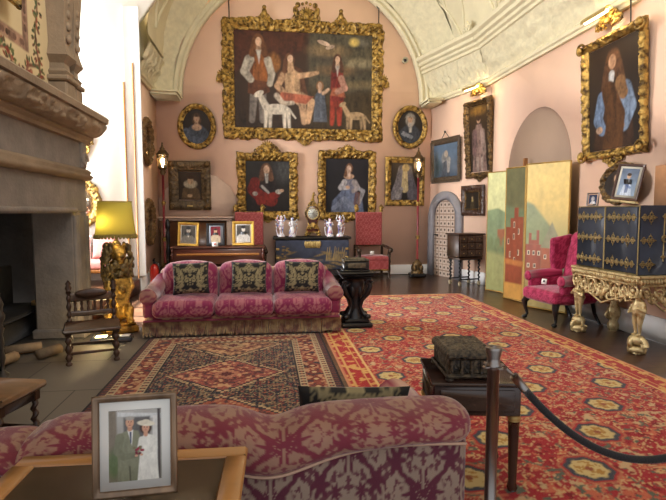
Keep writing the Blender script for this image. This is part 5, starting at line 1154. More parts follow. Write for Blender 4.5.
for k in range(5):
    a_, b_ = V3(*pts[k], 0), V3(*pts[k+1], 0); w = float(np.linalg.norm(b_-a_)); h = 2.28; an = atan2(b_[1]-a_[1], b_[0]-a_[0]); c_ = (a_+b_)/2-V3(4.3, 8.2, 0)
    o = screen_panel(k, w-.012, h).build('panel', scr, thick=.024, m=mat('painted leather', vc=True, rough=.45, spec=.4)); o.location = (c_[0], c_[1], h/2+.03); o.rotation_euler = (0, 0, an)
    g = G()
    for x in (-w/2+.008, w/2-.008): g.box((x, .01, h/2+.015), (.014, .034, h+.03), b=.003)
    for z in (.015, h+.035): g.box((0, .01, z), (w-.004, .034, .02), b=.003)
    e = g.build('edging', EDGE, o, smooth=False); e.location = (0, 0, -(h/2+.03))
t = thing('wooden_post', 'slim brown wooden post standing in the arched recess behind the screen', 'post', (4.585, 8.42, 0)); g = G(); g.box((0, 0, .03), (.10, .2, .06), b=.01); g.build('foot', DARKW, t, smooth=False); g = G(); g.box((0, 0, 1.27), (.07, .05, 2.46), b=.008); g.build('shaft', mat('orange oak', lin(150, 98, 54), .5, var=.2, scale=8), t, smooth=False)
# ---------------------------------------------------------------- small chest on a twist-leg stand by the door
ts = thing('spanish_cabinet_stand', 'dark stand with four twisted legs and pale feet in front of the small door', 'stand', (4.20, 10.12, 0), radians(14))
for x in (-.24, .24):
    for y in (-.17, .17): g = G(); g.twist((x, y, .1), .42, .02, 5, 10, .45); g.box((x, y, .53), (.05, .05, .05), b=.006); g.build('leg', BLACKW, ts); g = G(); g.box((x, y, .05), (.07, .07, .10), b=.02); g.build('foot', mat('bone foot', lin(176, 160, 130), .5), ts, smooth=False)
g = G(); g.box((0, 0, .575), (.58, .44, .05), b=.01); g.build('frame', DARKW, ts, smooth=False)
for y in (-.17, .17): g = G(); g.cyl((-.24, y, .14), (.24, y, .14), .014); g.build('stretcher', BLACKW, ts)
sc_ = thing('spanish_cabinet', 'small dark carved cabinet with inlaid front, on the twist legged stand by the door', 'cabinet', (4.20, 10.12, .602), radians(14))
SCM = mat('dark inlay', lin(84, 62, 46), .4, c2=tuple(lin(40, 28, 22)), scale=26, thresh=(.4, .6), coat=.2)
g = G(); g.box((0, 0, .24), (.62, .42, .46), b=.008); g.build('carcase', DARKW, sc_, smooth=False)
g = G(); g.box((0, 0, .485), (.68, .48, .03), b=.01); g.build('top', DARKW, sc_, smooth=False)
for i in range(3):
    for j in range(3):
        g = G(); g.box((-.195+i*.195, -.215, .09+j*.15), (.18, .02, .135), b=.006); g.torus((-.195+i*.195, -.228, .09+j*.15), (.05, .035), .006, (pi/2, 0, 0), 16, 5); d = g.build('drawer', SCM, sc_, angle=40); g = G(); g.ell((-.195+i*.195, -.235, .09+j*.15), .012, n=8); g.build('knob', BRASS, d)
# ---------------------------------------------------------------- wooden panel on the right wall at the picture edge
g = G(); g.box((0, 0, 0), (.03, .9, .52), b=.006); tag(g.build('hanging_board', mat('toffee wood', lin(190, 138, 100), .5, var=.15, scale=5), loc=(XR-.02, 5.0, 1.84), smooth=False), 'plain brown wooden board hung on the wall at the right edge', 'board')
# ================================================================== along the end wall
def torchere(label, loc):
    t = thing('lantern_pole', label, 'standing lamp', loc, 0, 'tall lantern poles on gilt bases')
    RP = mat('crimson pole', lin(130, 36, 44), .4, var=.2, scale=10, coat=.2)
    g = G(); g.box((0, 0, .04), (.36, .36, .08), b=.02); g.build('foot', BLACKW, t, smooth=False)
    g = G(); g.lathe([(.14, .08), (.15, .12), (.11, .17), (.08, .2), (.12, .27), (.11, .33), (.05, .38), (.035, .42)], (0, 0, 0), 16); 
    for k in range(4): g.ell((.11*cos(k*pi/2+pi/4), .11*sin(k*pi/2+pi/4), .2), (.05, .05, .09))
    g.build('gilt_base', GOLDD, t)
    g = G(); g.lathe([(.026, .4), (.026, 2.42)], (0, 0, 0), 12); g.build('pole', RP, t)
    for z in (.95, 1.75): g = G(); g.lathe([(.027, z-.05), (.045, z-.02), (.05, z), (.045, z+.02), (.027, z+.05)], (0, 0, 0), 12); g.build('collar', GOLD, t)
    g = G(); g.lathe([(.03, 2.36), (.07, 2.42), (.05, 2.46), (.09, 2.5), (.1, 2.52)], (0, 0, 0), 6)
    for k in range(6): a = k*pi/3; g.cyl((.09*cos(a), .09*sin(a), 2.52), (.125*cos(a), .125*sin(a), 2.80), .009, n=6)
    g.lathe([(.13, 2.79), (.145, 2.81), (.13, 2.83), (.08, 2.89), (.05, 2.92), (.06, 2.94), (.03, 2.97), (.015, 3.03), (.022, 3.05), (.0, 3.08)], (0, 0, 0), 6); g.build('lantern_frame', mat('bronze', lin(92, 72, 46), .4, metal=.6), t, smooth=False)
    g = G(); g.lathe([(.084, 2.525), (.115, 2.785)], (0, 0, 0), 6); g.build('lantern_glass', mat('lantern glass', (1, .9, .7), .1, trans=.9), t, smooth=False)
    g = G(); g.cyl((0, 0, 2.5), (0, 0, 2.6), .014); g.ell((0, 0, 2.655), (.022, .022, .06)); g.build('candle_bulb', mat('lantern bulb', (1, .75, .35), emit=(1, .74, .36), es=22), t)
    return t
torchere('tall red lantern pole on gilt base, in the left back corner', (-2.22, 11.5, 0)); torchere('tall red lantern pole on gilt base, left of the small door', (3.62, 11.6, 0))
# blocked-up old chimneypiece behind the long piano
t = thing('blocked_fireplace', 'pale stone blocked fireplace with arched head on the end wall', 'fireplace', (-1.66, YB-.002, 0))
g = G(); g.prism([(-.78, 1.46), (-.78, 1.86), (-.60, 2.10), (-.25, 2.36), (.15, 2.46), (.55, 2.38), (.84, 2.16), (.98, 1.9), (.98, 1.46)], -.03, 0, lambda u, v, w: (u, w, v)); g.build('arched_head', STONEP, t, smooth=False)
g = G(); g.box((.06, -.08, 1.42), (1.74, .16, .05), b=.012); g.box((.06, -.06, 1.37), (1.66, .12, .06), b=.012); g.build('shelf', STONEP, t, smooth=False)
for x in (-.68, .82): g = G(); g.box((x, -.05, .67), (.14, .1, 1.34), b=.012); g.build('jamb', STONEP if x > 0 else MIDW, t, smooth=False)
g = G(); g.box((.07, -.02, .67), (1.36, .036, 1.34)); g.build('board', MIDW, t, smooth=False)
# dark turned pole
t = thing('turned_pole', 'dark turned wooden pole standing at the left end of the long piano', 'pole', (-2.06, 11.05, 0)); g = G(); g.lathe([(.13, 0), (.13, .04), (.05, .07)]+[(r, .07+z) for r, z in turned(1.25, .05)]+[(.02, 1.34), (.035, 1.37), (.0, 1.41)], (0, 0, 0), 14); g.build('shaft', BLACKW, t); g = G(); g.box((0, 0, .012), (.28, .28, .024), b=.006); g.build('foot', BLACKW, t, smooth=False)
# long low piano-like cabinet
pn = thing('square_piano', 'long low mahogany piano case with scrolled ends behind the far sofa', 'piano', (-.98, 10.95, 0))
MAH = mat('mahogany', lin(86, 46, 36), .3, var=.3, scale=8, stretch=(.2, 1, 1), coat=.35)
g = G(); g.box((0, 0, .62), (1.86, .52, .34), b=.012); g.build('case', MAH, pn, smooth=False)
g = G(); g.box((0, 0, .805), (1.96, .6, .035), b=.012); g.build('lid', MAH, pn, smooth=False)
g = G(); g.box((0, -.262, .66), (1.7, .012, .05), b=.004); g.build('fall_moulding', HONEY, pn, smooth=False)
for s_ in (-1, 1):
    g = G(); g.spiral((s_*.93, -.28, .73), .06, 1.3, .022, 'yz', 1); g.ell((s_*.93, -.28, .64), (.03, .04, .09)); g.build('scroll', MAH, pn)
    for y in (-.2, .2): g = G(); g.lathe(turned(.45, .045), (s_*.82, y, 0), 12); g.build('leg', MAH, pn)
GLD = mat('gilt photo moulding', lin(206, 164, 74), .35, metal=.5, var=.2, scale=20)
def bw(seed, w=.28, h=.36, dark=True):
    p = Paint(w, h, res=.008, bg=(54, 50, 46), bg2=(84, 78, 70), seed=seed, chiaro=.6); return p
p = bw(90); sitter(p, .39, .9, .36, (38, 34, 32), (120, 114, 104), .0, skin=(196, 188, 176)); p.ell(.39, .88, .13, .07, (46, 42, 40)); p.poly([(.33, .5), (.45, .5), (.39, .3)], (220, 214, 206))
photo('photo_frame', 'gilt framed black and white photo of a person in uniform, leftmost on the piano', .43, .50, .055, p, (-1.62, 10.85, .832), 0, .12, GLD, .01, th=.04).rotation_euler = (0, .05, .1)
p = bw(91, .2, .34); p.poly([(-.1, 0), (-.1, 1.1), (.7, 1.1), (.7, 0)], (120, 40, 52)); sitter(p, .29, .86, .3, (64, 50, 40), (196, 176, 150), .0, skin=SKIN)
photo('photo_frame', 'black framed colour photo of a person in pale uniform, middle of the piano top', .38, .48, .05, p, (-1.05, 10.89, .832), 0, .1, BLACK, .025, matc=mat('silver grey mount', lin(150, 156, 168), .6))
p = bw(92); sitter(p, .39, .92, .34, (34, 30, 30), (196, 190, 182), .0, skin=(206, 198, 188)); p.ell(.39, .9, .12, .07, (36, 32, 32))
photo('photo_frame', 'gilt framed black and white portrait photo, rightmost on the piano top', .46, .52, .06, p, (-.465, 10.87, .832), 0, .1, GLD, .01, th=.04)
t = tag(G().box((0, 0, .05), (.12, .006, .10)).build('notice_card', CARD, loc=(-1.05, 10.74, .826), smooth=False), 'small white card in front of the middle photo on the piano', 'card'); t.rotation_euler = (-.2, 0, 0); G().box((0, -.004, .05), (.05, .002, .03)).build('printed_mark', RED, t, smooth=False)
# pair of red state chairs
TR = cloth((140, 58, 58), (170, 96, 92), lambda p: (p[:, 0], p[:, 2]), cw=.14, chh=.16)
TR2 = cloth((146, 60, 60), (162, 80, 78), lambda p: (p[:, 0], p[:, 2]-p[:, 1]), cw=.2, chh=.2)
def state_chair(label, loc, rz):
    t = thing('state_chair', label, 'chair', loc, rz, 'red high backed state chairs'); DG = mat('dark parcel gilt', lin(70, 50, 34), .4, metal=.2, c2=tuple(lin(36, 26, 20)), scale=14)
    g = G(); g.rbox((0, .26, 1.15), (.66, .09, .80), .03, .02); g.build('back', VCF, t, col=TR)
    g = G(); g.box((0, .26, .745), (.70, .05, .03), b=.006); g.build('back_rail', GOLDD, t, smooth=False)
    for s_ in (-1, 1):
        g = G(); g.lathe([(.02, 1.55), (.05, 1.57), (.035, 1.6), (.055, 1.65), (.05, 1.69), (.02, 1.72), (.0, 1.74)], (s_*.31, .26, 0), 12); g.spiral((s_*.31, .24, 1.64), .06, 1.2, .014, 'xz', s_); g.build('finial', GOLD, t)
        g = G(); g.box((s_*.34, .27, .38), (.05, .06, .76), b=.008); g.build('leg', DG, t, smooth=False)
        g = G(); g.tube([(s_*.35, .24, .74), (s_*.37, .0, .72), (s_*.38, -.2, .70), (s_*.38, -.29, .66)], [.03, .035, .035, .045], 10); g.ell((s_*.38, -.30, .66), (.055, .05, .06)); g.build('arm', DG, t)
        g = G(); g.lathe([(.035, .0), (.04, .05), (.025, .1), (.04, .2), (.03, .3), (.045, .38), (.03, .46), (.04, .56), (.03, .66)], (s_*.36, -.24, 0), 12); g.build('leg', DG, t)
    g = G(); g.rbox((0, -.02, .46), (.70, .56, .12), .05, .02, puff=.02); g.build('seat', VCF, t, col=TR2)
    g = G(); g.rbox((0, -.02, .31), (.68, .54, .24), .02, .03); g.build('seat_skirt', VCF, t, col=TR2)
    g = G(); g.box((0, -.30, .20), (.68, .012, .035), b=.004); g.build('gold_braid', GOLD, t, smooth=False)
    g = G(); g.box((0, -.24, .1), (.66, .04, .06), b=.01); g.build('stretcher', DG, t, smooth=False); return t
state_chair('red damask high backed state chair to the right of the lacquer chest', (2.50, 11.62, 0), radians(4)); state_chair('red damask high backed state chair half hidden behind the piano photos', (-.37, 11.58, 0), 0)
tag(G().box((0, 0, .05), (.1, .006, .09)).build('notice_card', CARD, loc=(2.47, 11.42, .543), smooth=False), 'white card on the seat of the red state chair', 'card', 'white cards on the chairs')
# lacquer chest
lc = thing('lacquer_chest', 'black lacquer chest painted with gold landscapes, under the clock', 'chest', (1.08, 11.72, 0))
p = Paint(1.68, .68, res=.012, bg=(42, 46, 58), bg2=(64, 70, 88), noise=.3, seed=95, chiaro=.8); rnd = random.Random(5)
for k in range(26): p.ell(rnd.random()*2.4, .08+.3*rnd.random()+.2*(k % 3 == 0), .10+.12*rnd.random(), .035, (128, 106, 66), rot=rnd.uniform(-.3, .3), soft=.6, al=.75)
for k in range(14): p.path([(1.7+.05*k, .3), (1.72+.05*k+.05*rnd.random(), .5+.3*rnd.random())], .02, .01, (150, 126, 78), al=.8)
for k in range(12): p.ell(.12+rnd.random()*.35, .3+.5*rnd.random(), .05, .02, (140, 116, 70), soft=.5)
p.ell(1.2, .3, .6, .05, (90, 96, 110), soft=.8, al=.5)
g = G(); g.box((0, 0, .56), (1.70, .52, .72), b=.008); g.build('body', BLACK, lc, smooth=False); p.build('painted_front', lc, y=-.264, z0=.56, thick=.004)
g = G(); g.box((0, 0, .95), (1.80, .58, .06), b=.012); g.build('lid', BLACK, lc, smooth=False)
g = G(); g.box((0, -.275, .80), (.34, .012, .15), b=.004)
for k in range(-3, 4): g.ell((k*.055, -.28, .80+.02*(k % 2)), (.03, .01, .07))
g.build('lock_plate', BRASS, lc)
for z in (.3, .5, .7):
    for s_ in (-1, 1): g = G(); g.box((s_*.80, -.272, z), (.07, .01, .05), b=.003); g.build('corner_mount', BRASS, lc, smooth=False)
for s_ in (-1, 1):
    for y in (-.2, .2): g = G(); g.box((s_*.76, y, .1), (.1, .08, .20), b=.01); g.build('leg', BLACK, lc, smooth=False)
# clock
ck = thing('bracket_clock', 'waisted ormolu and tortoiseshell bracket clock on the lacquer chest', 'clock', (1.10, 11.66, .982))
TS = mat('tortoiseshell', lin(92, 44, 30), .25, c2=tuple(lin(40, 22, 16)), scale=18, coat=.4)
g = G(); P = [(-.13, .10), (-.15, .16), (-.10, .26), (-.115, .36), (-.17, .46), (-.18, .56), (-.13, .66), (-.06, .71), (.06, .71), (.13, .66), (.18, .56), (.17, .46), (.115, .36), (.10, .26), (.15, .16), (.13, .10)]; g.prism(P, -.08, .08, lambda u, v, w: (u, w, v)); g.build('case', TS, ck, smooth=False, bevel=.008)
g = G(); k = len(P); 
for q in range(k): a_, b_ = P[q], P[(q+1) % k]; g.tube([(a_[0], -.085, a_[1]), ((a_[0]+b_[0])/2, -.09, (a_[1]+b_[1])/2), (b_[0], -.085, b_[1])], .012, 6)
g.build('ormolu_edge', GOLD, ck)
g = G(); g.torus((0, -.09, .53), .132, .012, (pi/2, 0, 0), 28); g.build('bezel', BRASS, ck)
g = G(); g.lathe([(.0, 0), (.125, 0), (.125, .012), (.0, .014)], (0, -.082, .53), 28, (pi/2, 0, 0)); dl = g.build('dial', mat('enamel', lin(206, 206, 196), .3), ck)
for q in range(12): a = q*pi/6; g = G(); g.box((.098*sin(a), -.098, .53+.098*cos(a)), (.012, .003, .034), (0, a, 0)); g.build('numeral', BLACK, dl, smooth=False)
g = G(); g.box((.02, -.1, .56), (.008, .003, .07), (0, .6, 0)); g.box((-.03, -.1, .53), (.008, .003, .09), (0, -1.4, 0)); g.build('hands', BLACK, dl, smooth=False)
for s_ in (-1, 1): g = G(); g.spiral((s_*.12, -.03, .085), .06, 1.3, .02, 'xz', s_); g.ell((s_*.15, -.03, .035), (.05, .06, .03)); g.ell((s_*.13, -.03, .1), (.03, .04, .05)); g.build('scroll_foot', GOLD, ck)
g = scrolls(.2, .14, 6, 2, .014, -.02); g.ell((0, 0, .12), (.05, .04, .06)); g.cap((0, 0, .14), (.02, 0, .26), .035, .025); g.ell((.03, 0, .30), .03); g.tube([(.02, 0, .24), (.08, -.02, .27)], .012, 6); g.build('finial_figure', GOLD, ck, (0, 0, .70))
g = scrolls(.24, .16, 9, 2, .014, -.09); g.build('lower_mount', GOLD, ck, (0, 0, .18))
# porcelain figures
def porc(seed):
    def f(Vv):
        k = fbm(Vv[:, 0]*26, Vv[:, 1]*26, Vv[:, 2]*18, seed=seed)[:, None]; k2 = fbm(Vv[:, 0]*30, Vv[:, 1]*30, Vv[:, 2]*20, seed=seed+9)[:, None]
        c = np.tile(lin(236, 236, 240), (len(Vv), 1)); c = np.where(k > .6, lin(96, 120, 190), c); c = np.where(k2 > .64, lin(206, 130, 140), c); return c
    return f
for k, (x, y, h, s_, arms, fem, lab) in enumerate(((.37, 11.62, .42, -1, 'up', False, 'white and blue porcelain figure with raised arms, outermost left on the chest'), (.62, 11.6, .38, 1, 'side', True, 'white and blue porcelain lady between the clock and the outer left figure'), (1.50, 11.6, .36, -1, 'side', True, 'white and blue porcelain lady just right of the clock'), (1.74, 11.62, .42, 1, 'up', False, 'white and blue porcelain figure with raised arms, outermost right on the chest'))):
    t = thing('porcelain_figure', lab, 'figurine', (x, y, .982), .2*s_, 'porcelain figures beside the clock')
    g = G(); g.lathe([(.08, 0), (.085, .02), (.07, .05), (.05, .07), (.02, .075)], (0, 0, 0), 14); g.spiral((0, -.07, .055), .035, 1.2, .012, 'xz', s_); g.build('base', VCC, t, col=porc(3+k))
    g = G(); fig(g, (0, 0, .06), h, arms, female=fem); g.V = [np.concatenate(g.V)]; 
    Q = g; o = Q.build('figure', VCC, t, col=porc(13+k))
    r = o.modifiers.new('soft', 'SMOOTH'); r.iterations = 1
    g = G(); g.tube([(s_*.09, .05, .02), (s_*.12, .04, .16), (s_*.10, .03, .26)], [.018, .014, .01], 7)
    for q in range(7): g.ell((s_*(.09+.03*cos(q*2.1)), .03+.03*sin(q*2.1), .2+.03*q), (.022, .02, .02), n=8)
    g.build('flowering_stump', VCC, t, col=porc(23+k))
# ---------------------------------------------------------------- black carved pedestal and its casket, right of the far sofa
pd = thing('ebonised_pedestal', 'black carved pedestal with scroll supports at the right end of the far sofa', 'pedestal', (1.20, 6.62, .014))
g = G(); g.box((0, 0, .03), (.42, .38, .06), b=.015); g.box((0, 0, .085), (.34, .30, .05), b=.012); g.build('base', BLACKW, pd, smooth=False)
g = G(); g.lathe([(.12, .11), (.13, .15), (.07, .2), (.09, .26), (.075, .34), (.09, .42), (.12, .5), (.13, .58), (.11, .64)], (0, 0, 0), 8); g.build('core', BLACKW, pd, smooth=False)
for sx in (-1, 1):
    for sy in (-1, 1):
        g = G(); g.tube([(sx*.15, sy*.13, .12), (sx*.10, sy*.09, .17), (sx*.06, sy*.06, .26), (sx*.08, sy*.08, .36), (sx*.15, sy*.13, .46), (sx*.18, sy*.15, .56), (sx*.14, sy*.12, .645)], [.04, .03, .026, .03, .036, .032, .026], 10); g.ell((sx*.15, sy*.13, .14), (.045, .045, .035)); g.spiral((sx*.155, sy*.15, .60), .05, 1.2, .018, 'xz', sx); g.build('scroll_support', BLACKW, pd)
for k in range(6): g = G(); a = k*pi/3; g.ell((.10*cos(a), .10*sin(a), .48), (.03, .03, .08)); g.build('leaf_boss', BLACKW, pd)
g = G(); g.box((0, 0, .665), (.38, .34, .04), b=.012); g.box((0, 0, .70), (.44, .40, .035), b=.012); g.box((0, 0, .73), (.47, .43, .025), b=.008); g.build('top', BLACKW, pd, smooth=False)
t = thing('black_casket', 'small black casket with silver bandwork on the ebonised pedestal', 'casket', (1.20, 6.62, .76))
g = G(); g.box((0, 0, .075), (.34, .24, .11), b=.01); g.box((0, 0, .012), (.36, .26, .02), b=.006); g.build('body', BLACK, t, smooth=False)
g = G(); g.box((0, 0, .145), (.35, .25, .03), b=.01); g.box((0, 0, .165), (.28, .19, .02), b=.008); g.build('lid', mat('worn silver black', lin(120, 112, 96), .45, metal=.4, c2=tuple(lin(44, 40, 36)), scale=24), t, smooth=False)
g = G(); g.box((0, -.122, .08), (.24, .006, .07), b=.002); g.build('front_panel', mat('dull inlay', lin(110, 96, 76), .5, c2=tuple(lin(50, 42, 36)), scale=30), t, smooth=False)
# ================================================================== foreground
def wtube(g, pts, r, n=10): return g.tube(pts, r, n)
# right: dark side table, carved casket
tb = thing('side_table', 'dark wooden side table right of the near sofa', 'side table', (1.165, 2.72, .012), radians(-10))
TW, TD = .50, .46
TBM = mat('dark mahogany table', lin(62, 42, 34), .25, var=.3, scale=7, stretch=(.25, 1, 1), coat=.4)
g = G(); g.box((0, 0, .61), (TW, TD, .022), b=.006); g.build('top', TBM, tb, smooth=False)
g = G(); g.box((0, 0, .515), (TW-.03, TD-.03, .166), b=.006); g.build('drawer_case', TBM, tb, smooth=False)
g = G(); g.box((0, -TD/2+.012, .52), (TW-.10, .008, .12), b=.004); g.build('drawer_front', TBM, tb, smooth=False)
for x in (-.21, .21):
    for y in (-.18, .18):
        g = G(); g.lathe([(.022, 0), (.03, .02), (.022, .05), (.026, .2), (.03, .36), (.031, .40)], (x, y, 0), 14); lg = g.build('leg', TBM, tb); g = G(); g.lathe([(.032, .40), (.036, .41), (.036, .425), (.032, .434)], (x, y, 0), 14); g.build('brass_ring', BRASS, lg)
cs = thing('carved_casket', 'dark carved wooden casket on the side table behind the steel post', 'casket', (1.115, 2.69, .638), radians(-5))
CVM = mat('carved dark wood', lin(92, 78, 58), .5, c2=tuple(lin(38, 30, 24)), scale=46, thresh=(.38, .6), bump=.8, bscale=60)
g = G(); g.box((0, 0, .025), (.28, .36, .02), b=.005); g.box((0, 0, .075), (.25, .33, .08), b=.006); g.build('body', CVM, cs, smooth=False)
def carved_top(w, d, z, res=.004):
    nx, ny = int(w/res), int(d/res); X, Y = np.meshgrid(np.linspace(-w/2, w/2, nx), np.linspace(-d/2, d/2, ny), indexing='ij'); e = np.minimum(w/2-np.abs(X), d/2-np.abs(Y))
    Z = z+.012*sstep(.0, .012, e)+.004*np.sin(X*120+3*np.sin(Y*50))*np.cos(Y*110+2*np.sin(X*60))*sstep(.02, .03, e)+.004*(np.abs(e-.02) < .005); return G().add(np.stack([X, Y, Z], -1), gridf(nx, ny))
g = G(); g.box((0, 0, .135), (.275, .355, .035), b=.006); ld = g.build('lid', CVM, cs, smooth=False); carved_top(.27, .35, .15).build('carved_panel', CVM, ld)
for x in (-.12, .12):
    for y in (-.16, .16): g = G(); g.ell((x, y, .008), (.022, .022, .012)); g.build('foot', CVM, cs)
for x in (-.11, -.055, 0, .055, .11): g = G(); g.lathe([(.008, .037), (.011, .05), (.007, .075), (.011, .1), (.008, .113)], (x, -.168, 0), 8); g.build('colonnette', CVM, cs)
# stanchion and rope
sp = thing('barrier_post', 'polished steel barrier post in front of the carved casket', 'barrier post', (.945, 1.95, .010))
g = G(); g.lathe([(0, 0), (.115, 0), (.115, .012), (.10, .022), (.04, .035), (.03, .04)], (0, 0, 0), 32); g.build('base', STEEL, sp)
g = G(); g.lathe([(.0245, .03), (.0245, .90)], (0, 0, 0), 24); g.build('tube', STEEL, sp)
g = G(); g.lathe([(.026, .885), (.033, .89), (.033, .905), (.027, .91), (.027, .93), (.034, .965), (.034, .975), (.031, .978), (.0, .982)], (0, 0, 0), 24); g.build('cap', STEEL, sp)
for k in range(4): g = G(); a = k*pi/2+.3; g.torus((.037*cos(a), .037*sin(a), .895), .013, .004, (0, 0, 0), 14, 6); g.build('ring', STEEL, sp)
rp_ = thing('barrier_rope', 'black velvet barrier rope swagging from the steel post to the right', 'rope', (.945, 1.95, 0))
def rope_pt(t):                                          # a slack curve to the next post, out of view
    return V3(.075+1.20*t, -.03-.10*t, .87-1.52*t*(1-t))
T = np.linspace(0, 1, 50); PT = np.array([rope_pt(t) for t in T]); g = G(); g.tube(PT[2:-2], .0165, 14); g.build('rope', mat('black velvet rope', lin(30, 28, 30), .8, sheen=.3, bump=.3, bscale=120), rp_)
g = G(); g.tube(PT[0:3], .0185, 14); g.tube([(.052, -.012, .893), (.06, -.02, .885), tuple(PT[0])], .006, 8); g.build('end_clip', STEEL, rp_)
g = G(); g.tube(PT[-3:], .0185, 14); g.build('end_clip', STEEL, rp_)
sp2 = dup(sp, (.945+1.35, 1.82, .010), label='second polished steel barrier post, holding the right hand end of the rope')
# left: table behind the sofa with the wedding picture
ft = thing('display_table', 'honey wood display table with dark inset top behind the near sofa', 'table', (-.46, 1.455, 0), radians(-2))
FW, FD = .76, .62
FTM = mat('honey table wood', lin(184, 126, 66), .28, var=.25, scale=8, stretch=(.25, 1, 1), coat=.4)
g = G(); g.box((0, 0, .705), (FW-.12, FD-.12, .012)); g.build('inset_panel', mat('grey olive leather', lin(84, 70, 54), .4, var=.35, scale=2.5), ft, smooth=False)
for y in (-1, 1): g = G(); g.box((0, y*(FD/2-.035), .705), (FW, .07, .03), b=.008); g.build('rail', FTM, ft, smooth=False)
for x in (-1, 1): g = G(); g.box((x*(FW/2-.035), 0, .705), (.07, FD-.14, .03), b=.004); g.build('rail', FTM, ft, smooth=False)
g = G(); g.box((0, 0, .655), (FW-.04, FD-.04, .07), b=.006); g.build('apron', DARKW, ft, smooth=False)
for x in (-1, 1):
    for y in (-1, 1): g = G(); g.lathe([(.018, 0), (.028, .04), (.02, .1), (.026, .4), (.032, .62)], (x*(FW/2-.06), y*(FD/2-.06), 0), 12); g.build('leg', FTM, ft)
p = Paint(.146, .205, res=.0018, bg=(150, 146, 134), bg2=(176, 172, 166), noise=.2, seed=99, chiaro=.25); a = .146/.205
p.poly([(.0, 0), (0, 1.1), (.10, 1.1), (.13, 0)], (124, 112, 96), soft=.02); p.poly([(.12, .98), (a, .93), (a, .86), (.12, .92)], (206, 206, 204), soft=.01); p.poly([(.58, 0), (.6, .9), (.68, .9), (.68, 0)], (212, 208, 202), soft=.01); p.poly([(.66, 0), (.66, 1.0), (.70, 1.0), (.70, 0)], (70, 62, 60), soft=.01); p.poly([(.2, .55), (.2, .9), (.56, .9), (.56, .55)], (96, 92, 90), soft=.02); p.ell(.07, .25, .09, .2, (96, 110, 70), soft=.5)
SU = (128, 128, 104); p.poly([(.12, -.05), (.12, .5), (.17, .68), (.28, .73), (.40, .70), (.46, .5), (.44, -.05)], SU, soft=.01); p.path([(.15, .62), (.12, .42), (.2, .34), (.36, .36)], .06, .04, (118, 118, 94)); p.poly([(.25, .72), (.33, .72), (.31, .5)], (226, 222, 216), soft=.006); p.poly([(.28, .69), (.31, .69), (.305, .54), (.29, .52)], (78, 82, 104), soft=.004); p.cap((.28, .2), (.29, -.05), .01, .01, (84, 82, 66))
p.cap((.285, .78), (.285, .73), .03, .032, (190, 140, 112)); p.ell(.285, .825, .055, .072, (206, 156, 126), var=.08); p.ell(.285, .885, .06, .03, (168, 160, 150), soft=.3); p.ell(.265, .835, .008, .006, (60, 40, 34)); p.ell(.305, .835, .008, .006, (60, 40, 34)); p.cap((.285, .82), (.286, .805), .006, .009, (190, 136, 108)); p.ell(.285, .785, .018, .006, (150, 80, 74))
DRS = (228, 224, 214); p.poly([(.38, -.05), (.42, .4), (.42, .58), (.5, .66), (.6, .62), (.64, .45), (.68, -.05)], DRS, soft=.01); p.path([(.6, .58), (.62, .44), (.5, .38)], .045, .03, (222, 218, 208)); p.path([(.44, .58), (.42, .48), (.46, .4)], .035, .028, (222, 218, 208))
p.ell(.50, .735, .085, .085, (62, 40, 30), soft=.2); p.ell(.50, .735, .05, .066, (204, 150, 122), var=.08); p.ell(.505, .80, .12, .04, (222, 212, 190), rot=-.12, soft=.15); p.ell(.50, .82, .06, .035, (216, 204, 182)); p.ell(.482, .745, .008, .006, (56, 36, 30)); p.ell(.52, .745, .008, .006, (56, 36, 30)); p.cap((.50, .735), (.501, .72), .005, .008, (188, 132, 106)); p.ell(.50, .70, .02, .007, (160, 70, 66)); p.cap((.5, .68), (.5, .64), .025, .03, (200, 148, 120))
rnd = random.Random(3)
for k in range(16): p.ell(.40+rnd.uniform(-.06, .06), .42+rnd.uniform(-.05, .06), .02, .017, ((120, 30, 50), (150, 40, 60), (92, 24, 44), (120, 110, 80))[k % 4], soft=.3)
for x, y in ((.37, .35), (.44, .36)): p.ell(x, y, .022, .016, (206, 156, 128))
FRM = mat('silvered wood frame', lin(150, 120, 92), .3, metal=.5, c2=tuple(lin(96, 78, 62)), scale=6, stretch=(3, 1, .6), coat=.3)
photo('wedding_photo_frame', 'framed wedding photograph of a couple with a bouquet, on the display table', .236, .295, .020, p, (-.383, 1.475, .722), radians(3), .10, FRM, .025, strut=True, th=.016)
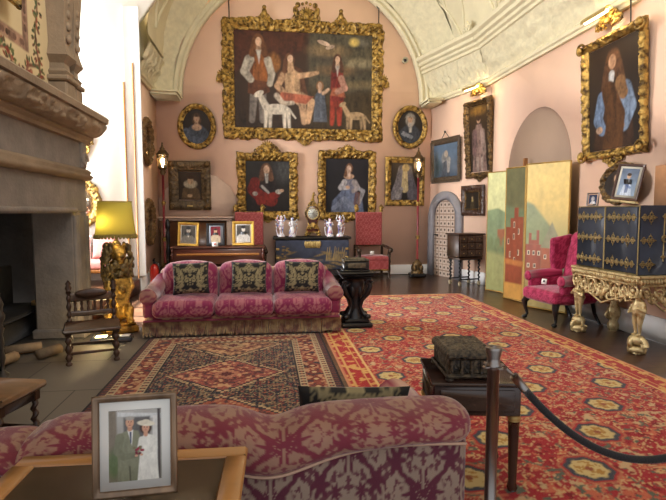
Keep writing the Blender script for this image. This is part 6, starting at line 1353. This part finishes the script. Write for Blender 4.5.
# ================================================================== camera, light, exposure
cam = bpy.data.cameras.new('camera'); co = bpy.data.objects.new('camera', cam); COL.objects.link(co)
cam.sensor_width = 36; cam.sensor_fit = 'HORIZONTAL'; cam.lens = 36*500/666; cam.clip_end = 100
pt = math.atan(38/500); yw = math.atan(.136*cos(pt))
co.location = (0, 0, 1.55); co.rotation_euler = (pi/2-pt, 0, -yw); SC.camera = co
from mathutils import Vector
def lamp(name, typ, loc, power, col, size=None, rot=None, size_y=None, angle=None):
    l = bpy.data.lights.new(name, typ); l.energy = power; l.color = col
    if typ == 'AREA':
        l.size = size
        if size_y: l.shape = 'RECTANGLE'; l.size_y = size_y
    elif typ == 'SUN': l.angle = angle or .01
    elif size: l.shadow_soft_size = size
    o = bpy.data.objects.new(name, l); COL.objects.link(o); o.location = loc
    if rot is not None: o.rotation_euler = Vector(rot).to_track_quat('-Z', 'Y').to_euler()
    return o
W = bpy.data.worlds.new('World'); SC.world = W; W.use_nodes = True
W.node_tree.nodes['Background'].inputs[0].default_value = (.93, .96, 1.0, 1); W.node_tree.nodes['Background'].inputs[1].default_value = .9
lamp('sun_light', 'SUN', (-8, 6, 12), 32, (1, .93, .78), rot=(1, -.22, -1.4), angle=.02)
lamp('bay_window_daylight', 'AREA', (-4.7, 8.69, 3.1), 620, (.95, .97, 1), 2.0, (1, 0, -.05), 3.6)
lamp('added_ceiling_fill', 'AREA', (1.0, 3.6, 5.6), 190, (1, .97, .95), 3.4, (.05, 1, -.40), 1.6)  # added fill light hung inside the room under the vault, no window there
lamp('lantern_glow', 'POINT', (-2.22, 11.5, 2.655), 26, (1, .72, .38), .06); lamp('lantern_glow', 'POINT', (3.62, 11.6, 2.655), 22, (1, .72, .38), .06)
q = splay(1.93, -.33, 4.05); lamp('picture_lamp_glow', 'POINT', tuple(q), 9, (1, .76, .4), .04); lamp('picture_lamp_glow', 'POINT', (4.34, 6.26, 4.02), 9, (1, .76, .4), .04)
lamp('floor_uplight', 'POINT', (-1.95, 6.2, .16), 7, (1, .74, .36), .04)
vs = SC.view_settings; vs.view_transform = 'Standard'; vs.look = 'None'; vs.exposure = 0; vs.gamma = 1; vs.use_curve_mapping = False
